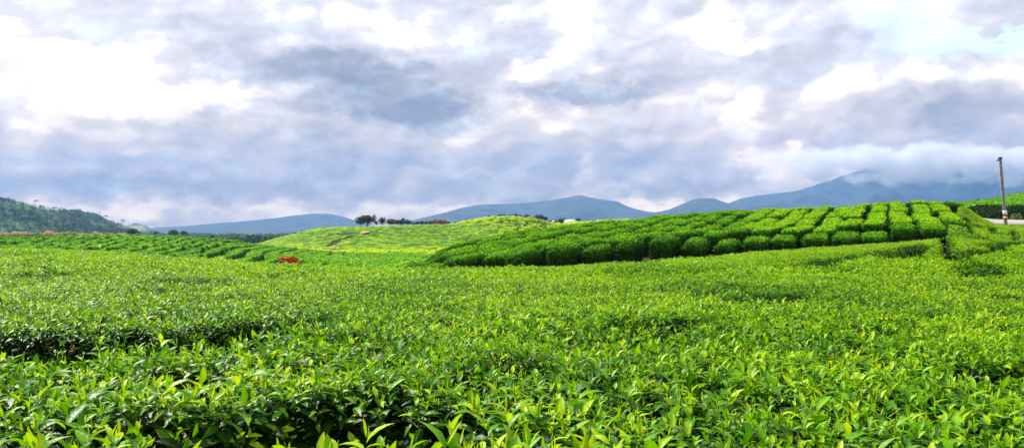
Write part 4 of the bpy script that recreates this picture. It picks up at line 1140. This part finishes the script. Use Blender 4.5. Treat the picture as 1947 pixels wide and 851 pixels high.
for px, D_, pyb, top, wd, tb, lb in [
    (252, 420, 449, 431, 20, .4, 'dark domed tree beside the drifting smoke'),
    (330, 620, 450, 434, 20, .35, 'dark round tree in the plain right of the smoke'),
    (349, 640, 450, 436.5, 18, .3, 'second dark round tree, just right of the first in the plain'),
    (297, 560, 449, 439, 12, .5, 'small grey-green tree under the smoke'),
    (472, 600, 462, 449, 14, .4, 'dark tree in the plain close to the bright hill foot'),
    (458, 620, 461, 450, 12, .5, 'lighter tree left of the one near the hill foot'),
    (505, 345, 468, 457, 12, .3, 'low dark tree at the foot of the bright hill'),
    (497, 350, 467, 459, 9, .6, 'rusty small bush at the foot of the bright hill')]:
    tree('plain_tree', px, D_, pyb, top, wd, 'green_leaf' if 'rusty' not in lb else 'russet_leaf', lb, 'tree', g5, tb, squat=True, nclump=8, ncard=90)

# ------------------------------------------------------------------ hills and mountains as ridged terrain
def ridge(name, prof, D, depth, mat, base_z=-14, rough=.06, fine=0., seed=0, tint=False, n=260, m=60, power=1.25):
    """a hill with its crest line at distance D; slopes down to base_z in front (depth metres) and behind"""
    pr = np.array(prof, float); px = np.linspace(pr[0, 0], pr[-1, 0], n)
    py = np.interp(px, pr[:, 0], pr[:, 1]); k_ = np.array([1, 2, 3, 2, 1.]); k_ /= k_.sum()
    pp = np.pad(py, 2, mode='edge'); py = np.convolve(pp, k_, 'valid')
    v = np.concatenate([np.linspace(0, 1, m), np.linspace(1, 1.8, m // 3)[1:]])
    PX, Vv = np.meshgrid(px, v)
    u = (PX - CX) / F
    D0 = D + depth * .25 * (fbm(PX * .006, PX * 0 + .5, seed + 2) - .5) * 2
    y = D0 + (Vv - 1) * depth
    x = u * y if False else u * D0 * (1 + 0 * Vv) + u * (y - D0) * .6
    crest = (HY - np.interp(PX, px, py)) / F * D0
    hgt = np.where(Vv <= 1, np.clip(Vv, 0, 1)**power, np.clip(1 - (Vv - 1) / .8, 0, 1))
    rel = crest - base_z
    # spurs and gullies
    sp_ = (1 - np.abs(2 * fbm(x / (depth * .28), y / (depth * .6), seed + 5, 5) - 1)) - .55
    edge = np.clip(np.where(Vv <= 1, (1 - Vv) * 3.0, 0), 0, 1) * np.clip(Vv * 4, 0, 1)
    z = base_z + rel * hgt + rel * rough * sp_ * edge * 6 + rel * rough * .16 * (fbm(PX * .14, Vv * 20, seed + 8, 3) - .5) * hgt
    if fine: z = z + fine * (fbm(x / (fine * 3), y / (fine * 3), seed + 9, 2) - .5) * np.clip(Vv * 3, 0, 1)
    V = np.stack([x, y, z + EYE], -1).reshape(-1, 3)
    i = np.arange(len(v) - 1)[:, None] * n + np.arange(n - 1)[None]
    q = np.stack([i, i + 1, i + 1 + n, i + n], -1).reshape(-1, 4)
    at = None
    if tint: at = {'tint': np.clip(.34 + .7 * (fbm(x / 90, y / 90, seed + 30, 4) - .5), 0, 1).ravel()}
    o = mesh_np(name, V, q, mat, smooth=True, attrs=at); o['kind'] = 'structure'
    return o, (x, y, z + EYE)
P1 = [(-900,330),(-400,345),(-120,358),(0,374.5),(20,379),(50,387),(68,393),(80,398),(110,399.5),(125,401),(150,408),(180,418),(210,428),(240,438),(270,448)]
P2 = [(60,430),(100,414),(120,403),(135,397.5),(150,398),(163,403.5),(178,404),(190,409),(205,418),(222,424),(240,429),(258,438),(275,446)]
P3 = [(200,446),(235,432),(250,426),(262,425),(275,427.5),(290,436),(302,442),(315,448)]
h1, g1_ = ridge('hill', P1, 1250, 420, M['forest'], -12, .05, 0, 3, True, 420, 110)
h2, g2_ = ridge('hill', P2, 1700, 380, M['forest'], -12, .05, 0, 13, True, 200, 80)
h3, g3_ = ridge('hill', P3, 2300, 320, M['forest'], -12, .05, 0, 23, True, 120, 50)
mB = M['mountain']
MR = .09
ridge('mountain', [(240,446),(300,436),(318,431),(345,430.5),(400,425),(450,421.5),(500,417),(540,412),(580,407),(605,405.5),(630,406.5),(650,411),(680,420),(710,429),(760,440),(800,446)], 6800, 1700, mB, -12, MR, 0, 33, n=420, m=110)
ridge('mountain', [(700,446),(760,428),(790,417),(815,411),(840,405),(870,397),(905,389.5),(935,388),(960,387.5),(1010,385),(1050,380),(1085,374),(1103,371),(1125,376),(1150,380),(1172,382),(1195,393),(1225,401),(1250,404),(1300,412),(1400,430),(1450,442)], 6300, 1900, mB, -12, MR, 0, 43, n=520, m=110)
ridge('mountain', [(1120,440),(1200,408),(1250,403),(1275,397),(1300,386),(1318,379),(1335,376.5),(1357,377),(1372,382),(1388,387.5),(1420,389),(1460,392),(1490,398),(1550,408),(1640,425),(1700,440)], 5600, 1400, mB, -12, MR, 0, 53, n=360, m=110)
ridge('mountain', [(1250,430),(1340,400),(1380,388),(1400,381),(1425,374),(1450,370),(1480,367),(1510,364),(1550,352),(1600,335),(1650,318),(1700,300),(1760,303),(1820,306),(1900,308),(1960,308),(2100,310),(2400,340),(2700,420)], 7000, 2300, mB, -12, .16, 0, 63, n=620, m=130)

# woods covering the near hill and the plain
def woods(name, label, pts, size, ncard, tb, mat='forest', tv=.16, hfac=.8):
    n = len(pts); P0 = np.repeat(pts, ncard, 0); s_ = np.repeat(size * rng.uniform(.5, 1.3, n), ncard)
    d = rand_dirs(n * ncard, -.2, 1); P = P0 + d * np.stack([s_, s_, s_ * hfac * 1.3], 1)
    P[:, 2] += s_ * .3
    tn = np.repeat(tb + rng.normal(0, tv, n) + 0.8 * (fbm(pts[:, 0] / 55, pts[:, 2] / 14 + pts[:, 1] / 120, 7, 3) - .5), ncard) + rng.normal(0, .07, n * ncard)
    V, q, t_ = cards(P, norm(d + .4 * rand_dirs(len(d))), 1., tn)
    # scale cards individually
    c = np.repeat(P, 4, 0); V = c + (V - c) * np.repeat(s_ * .5, 4)[:, None]
    o = mesh_np(name, V, q, M[mat], attrs={'tint': t_}); tag(o, label, 'woods', kind='stuff')
    return o
def pick(grid, n, vmin=.03, vmax=1.):
    x, y, z = grid; r_, c_ = x.shape; m_ = int(r_ * .76)
    i = (rng.uniform(vmin, vmax, n) * (m_ - 1)).astype(int); j = rng.integers(0, c_, n)
    return np.stack([x[i, j] + rng.normal(0, 3, n), y[i, j] + rng.normal(0, 3, n), z[i, j]], 1)
woods('hill_woods', 'patchy scrub woods on the steep hillside at the far left', np.concatenate([pick(g1_, 5200), pick(g2_, 1200), pick(g3_, 400)]), 3.0, 26, .40, tv=.17)
n = 2600; px = rng.uniform(-200, 600, n); D = np.exp(rng.uniform(math.log(480), math.log(3200), n)); x = (px - CX) / F * D
woods('plain_woods', 'low mixed woods with pinkish patches covering the hazy plain', np.stack([x, D, G(x, D)], 1), 3.8, 34, .55, tv=.3)

# ------------------------------------------------------------------ palms on the skyline
def palm(px, py, D, hpx, label, cr=4.5, kind='palm_tree'):
    b = px2w(px, py, D); h = hpx / F * D; s_ = D / 1250
    root = empty(kind, b); tag(root, label, 'palm tree', 'palms on the hill skylines')
    top = (b.x + .04 * h, b.y, b.z + h)
    V, f = tube((b.x, b.y, b.z - 6), top, .38 * s_, .22 * s_, 7, 6, .03 * h); mesh_np('trunk', V, f, M['bark'], root, True, None, b)
    parts = []
    for k in range(11):
        an = k * 2.4; r_ = cr * s_ * rng.uniform(.8, 1.1); rise = rng.uniform(.1, .9)
        m_ = 14; t = np.linspace(.08, 1, m_)
        C = np.array(top) + np.stack([np.cos(an) * r_ * t, np.sin(an) * r_ * t, r_ * (rise * t - 1.15 * t * t)], 1)
        for sgn in (-1, 1):
            sd_ = np.array([-math.sin(an), math.cos(an), -.5]) * sgn
            parts.append(leaves(C, np.repeat([sd_ + np.array([math.cos(an), math.sin(an), 0]) * .5], m_, 0), np.repeat([[0, 0, 1.]], m_, 0), 1.3 * s_ * np.sin(np.pi * (.15 + .75 * t)), .16 * s_, .2, np.full(m_, .4), 0))
    V, q, t_ = merge(parts); mesh_np('crown', V, q, M['green_leaf'], root, False, {'tint': t_}, b)
palm(67.5, 391.5, 1235, 10.5, 'tallest slim palm on the left hill skyline')
tree('skyline_tree', 77, 1235, 397, 387.5, 6, 'green_leaf', 'dark bushy tree on the skyline right of the tallest palm', 'tree', None, .2, nclump=6, ncard=50)
palm(102.5, 399.5, 1235, 5.2, 'short palm on the saddle of the left hill', 4)
palm(201, 416, 1680, 6, 'palm on the rounded second hill crest', 4)
palm(233, 427, 1680, 9, 'thin palm low on the second hill, above the smoke', 3.6)
palm(1829, 389.5, 140, 5.5, 'tiny palm tip showing over the terrace left of the pole', 4.5)
palm(1860, 388, 150, 9.5, 'thin small palm over the terrace nearer to the pole', 4.5)

# ------------------------------------------------------------------ air
def vol_box(name, x0, x1, y0, y1, z0, z1, dens, color, aniso=0.):
    V, f = box(((x0 + x1) / 2, (y0 + y1) / 2, z0), (x1 - x0, y1 - y0, z1 - z0))
    m, nt_, out_ = newmat(name)
    pv = nd(nt_, 'ShaderNodeVolumePrincipled'); pv.inputs['Density'].default_value = dens
    pv.inputs['Color'].default_value = (*color, 1); pv.inputs['Anisotropy'].default_value = aniso
    nt_.links.new(pv.outputs[0], out_.inputs['Volume'])
    o = mesh_np(name, V, f, m); o['kind'] = 'stuff'; o['label'] = 'thin blue haze of the air over the whole valley'; o['category'] = 'haze'
    return o
HZ = vol_box('haze', -9000, 9500, -300, 8900, -30, 760, 1.5e-4, (.165, .335, .70), .0)

# bank of cloud lying against the right-hand mountain: a real volume with ragged density
def cloud_bank(name, label, x0, x1, y0, y1, z0, z1, dens, thr, sc_, seed):
    V, f = box(((x0 + x1) / 2, (y0 + y1) / 2, z0), (x1 - x0, y1 - y0, z1 - z0))
    m, n_, out_ = newmat(name)
    g = nd(n_, 'ShaderNodeTexCoord')
    def mm(op, a_, b_=None, c_=None, clamp=False):
        q = nd(n_, 'ShaderNodeMath', operation=op, use_clamp=clamp)
        for i, v in enumerate((a_, b_, c_)):
            if v is None: continue
            if isinstance(v, (int, float)): q.inputs[i].default_value = v
            else: n_.links.new(v, q.inputs[i])
        return q.outputs[0]
    nz = nd(n_, 'ShaderNodeTexNoise', Scale=sc_, Detail=4.0, Roughness=.6)
    mp = nd(n_, 'ShaderNodeMapping'); mp.inputs['Location'].default_value = (seed, seed * .7, 0); mp.inputs['Scale'].default_value = (1, 1, 1.6)
    n_.links.new(g.outputs['Object'], mp.inputs[0]); n_.links.new(mp.outputs[0], nz.inputs['Vector'])
    sg = nd(n_, 'ShaderNodeSeparateXYZ'); n_.links.new(g.outputs['Generated'], sg.inputs[0])
    def bump(v, p): # 1 in the middle, 0 at the faces
        q = mm('MULTIPLY', mm('MULTIPLY', v, mm('SUBTRACT', 1., v)), 4.); return mm('POWER', q, p)
    env = mm('MULTIPLY', mm('MULTIPLY', bump(sg.outputs[0], .35), bump(sg.outputs[1], .4)), bump(sg.outputs[2], .7))
    d = mm('SUBTRACT', mm('MULTIPLY', mm('ADD', nz.outputs['Fac'], .12), env), thr)
    d = mm('MULTIPLY', d, dens * 8, clamp=False); d = mm('MAXIMUM', d, 0.); d = mm('MINIMUM', d, dens)
    pv = nd(n_, 'ShaderNodeVolumePrincipled'); pv.inputs['Color'].default_value = (1, 1, 1, 1); pv.inputs['Anisotropy'].default_value = .2
    n_.links.new(d, pv.inputs['Density']); n_.links.new(pv.outputs[0], out_.inputs['Volume'])
    o = mesh_np(name, V, f, m, loc=((x0 + x1) / 2, (y0 + y1) / 2, z0)); tag(o, label, 'cloud', kind='stuff')
    return o
cloud_bank('cloud', 'ragged white cloud bank hanging across the blue mountain behind the pole', 1250, 4600, 5000, 5450, 215, 650, .014, .455, .0058, 5.)

smk = cloud_bank('smoke', '', -745, -655, 1460, 1530, -6, 20, .008, .44, .055, 9.)
smk['label'] = 'thin white smoke drifting at the foot of the far left hills'; smk['category'] = 'smoke'

# ------------------------------------------------------------------ render settings
sc.render.engine = 'CYCLES'
sc.view_settings.view_transform = 'Standard'; sc.view_settings.look = 'None'; sc.view_settings.gamma = 1; sc.view_settings.exposure = 1.12
cy = sc.cycles
cy.max_bounces = 6; cy.diffuse_bounces = 3; cy.glossy_bounces = 2; cy.transmission_bounces = 4; cy.transparent_max_bounces = 6; cy.volume_bounces = 2
cy.use_denoising = True
try: cy.denoiser = 'OPENIMAGEDENOISE'; cy.denoising_input_passes = 'RGB_ALBEDO_NORMAL'; cy.denoising_prefilter = 'ACCURATE'
except Exception: pass
cy.use_adaptive_sampling = True; cy.adaptive_threshold = .02
cy.sample_clamp_indirect = 6
cy.caustics_reflective = False; cy.caustics_refractive = False
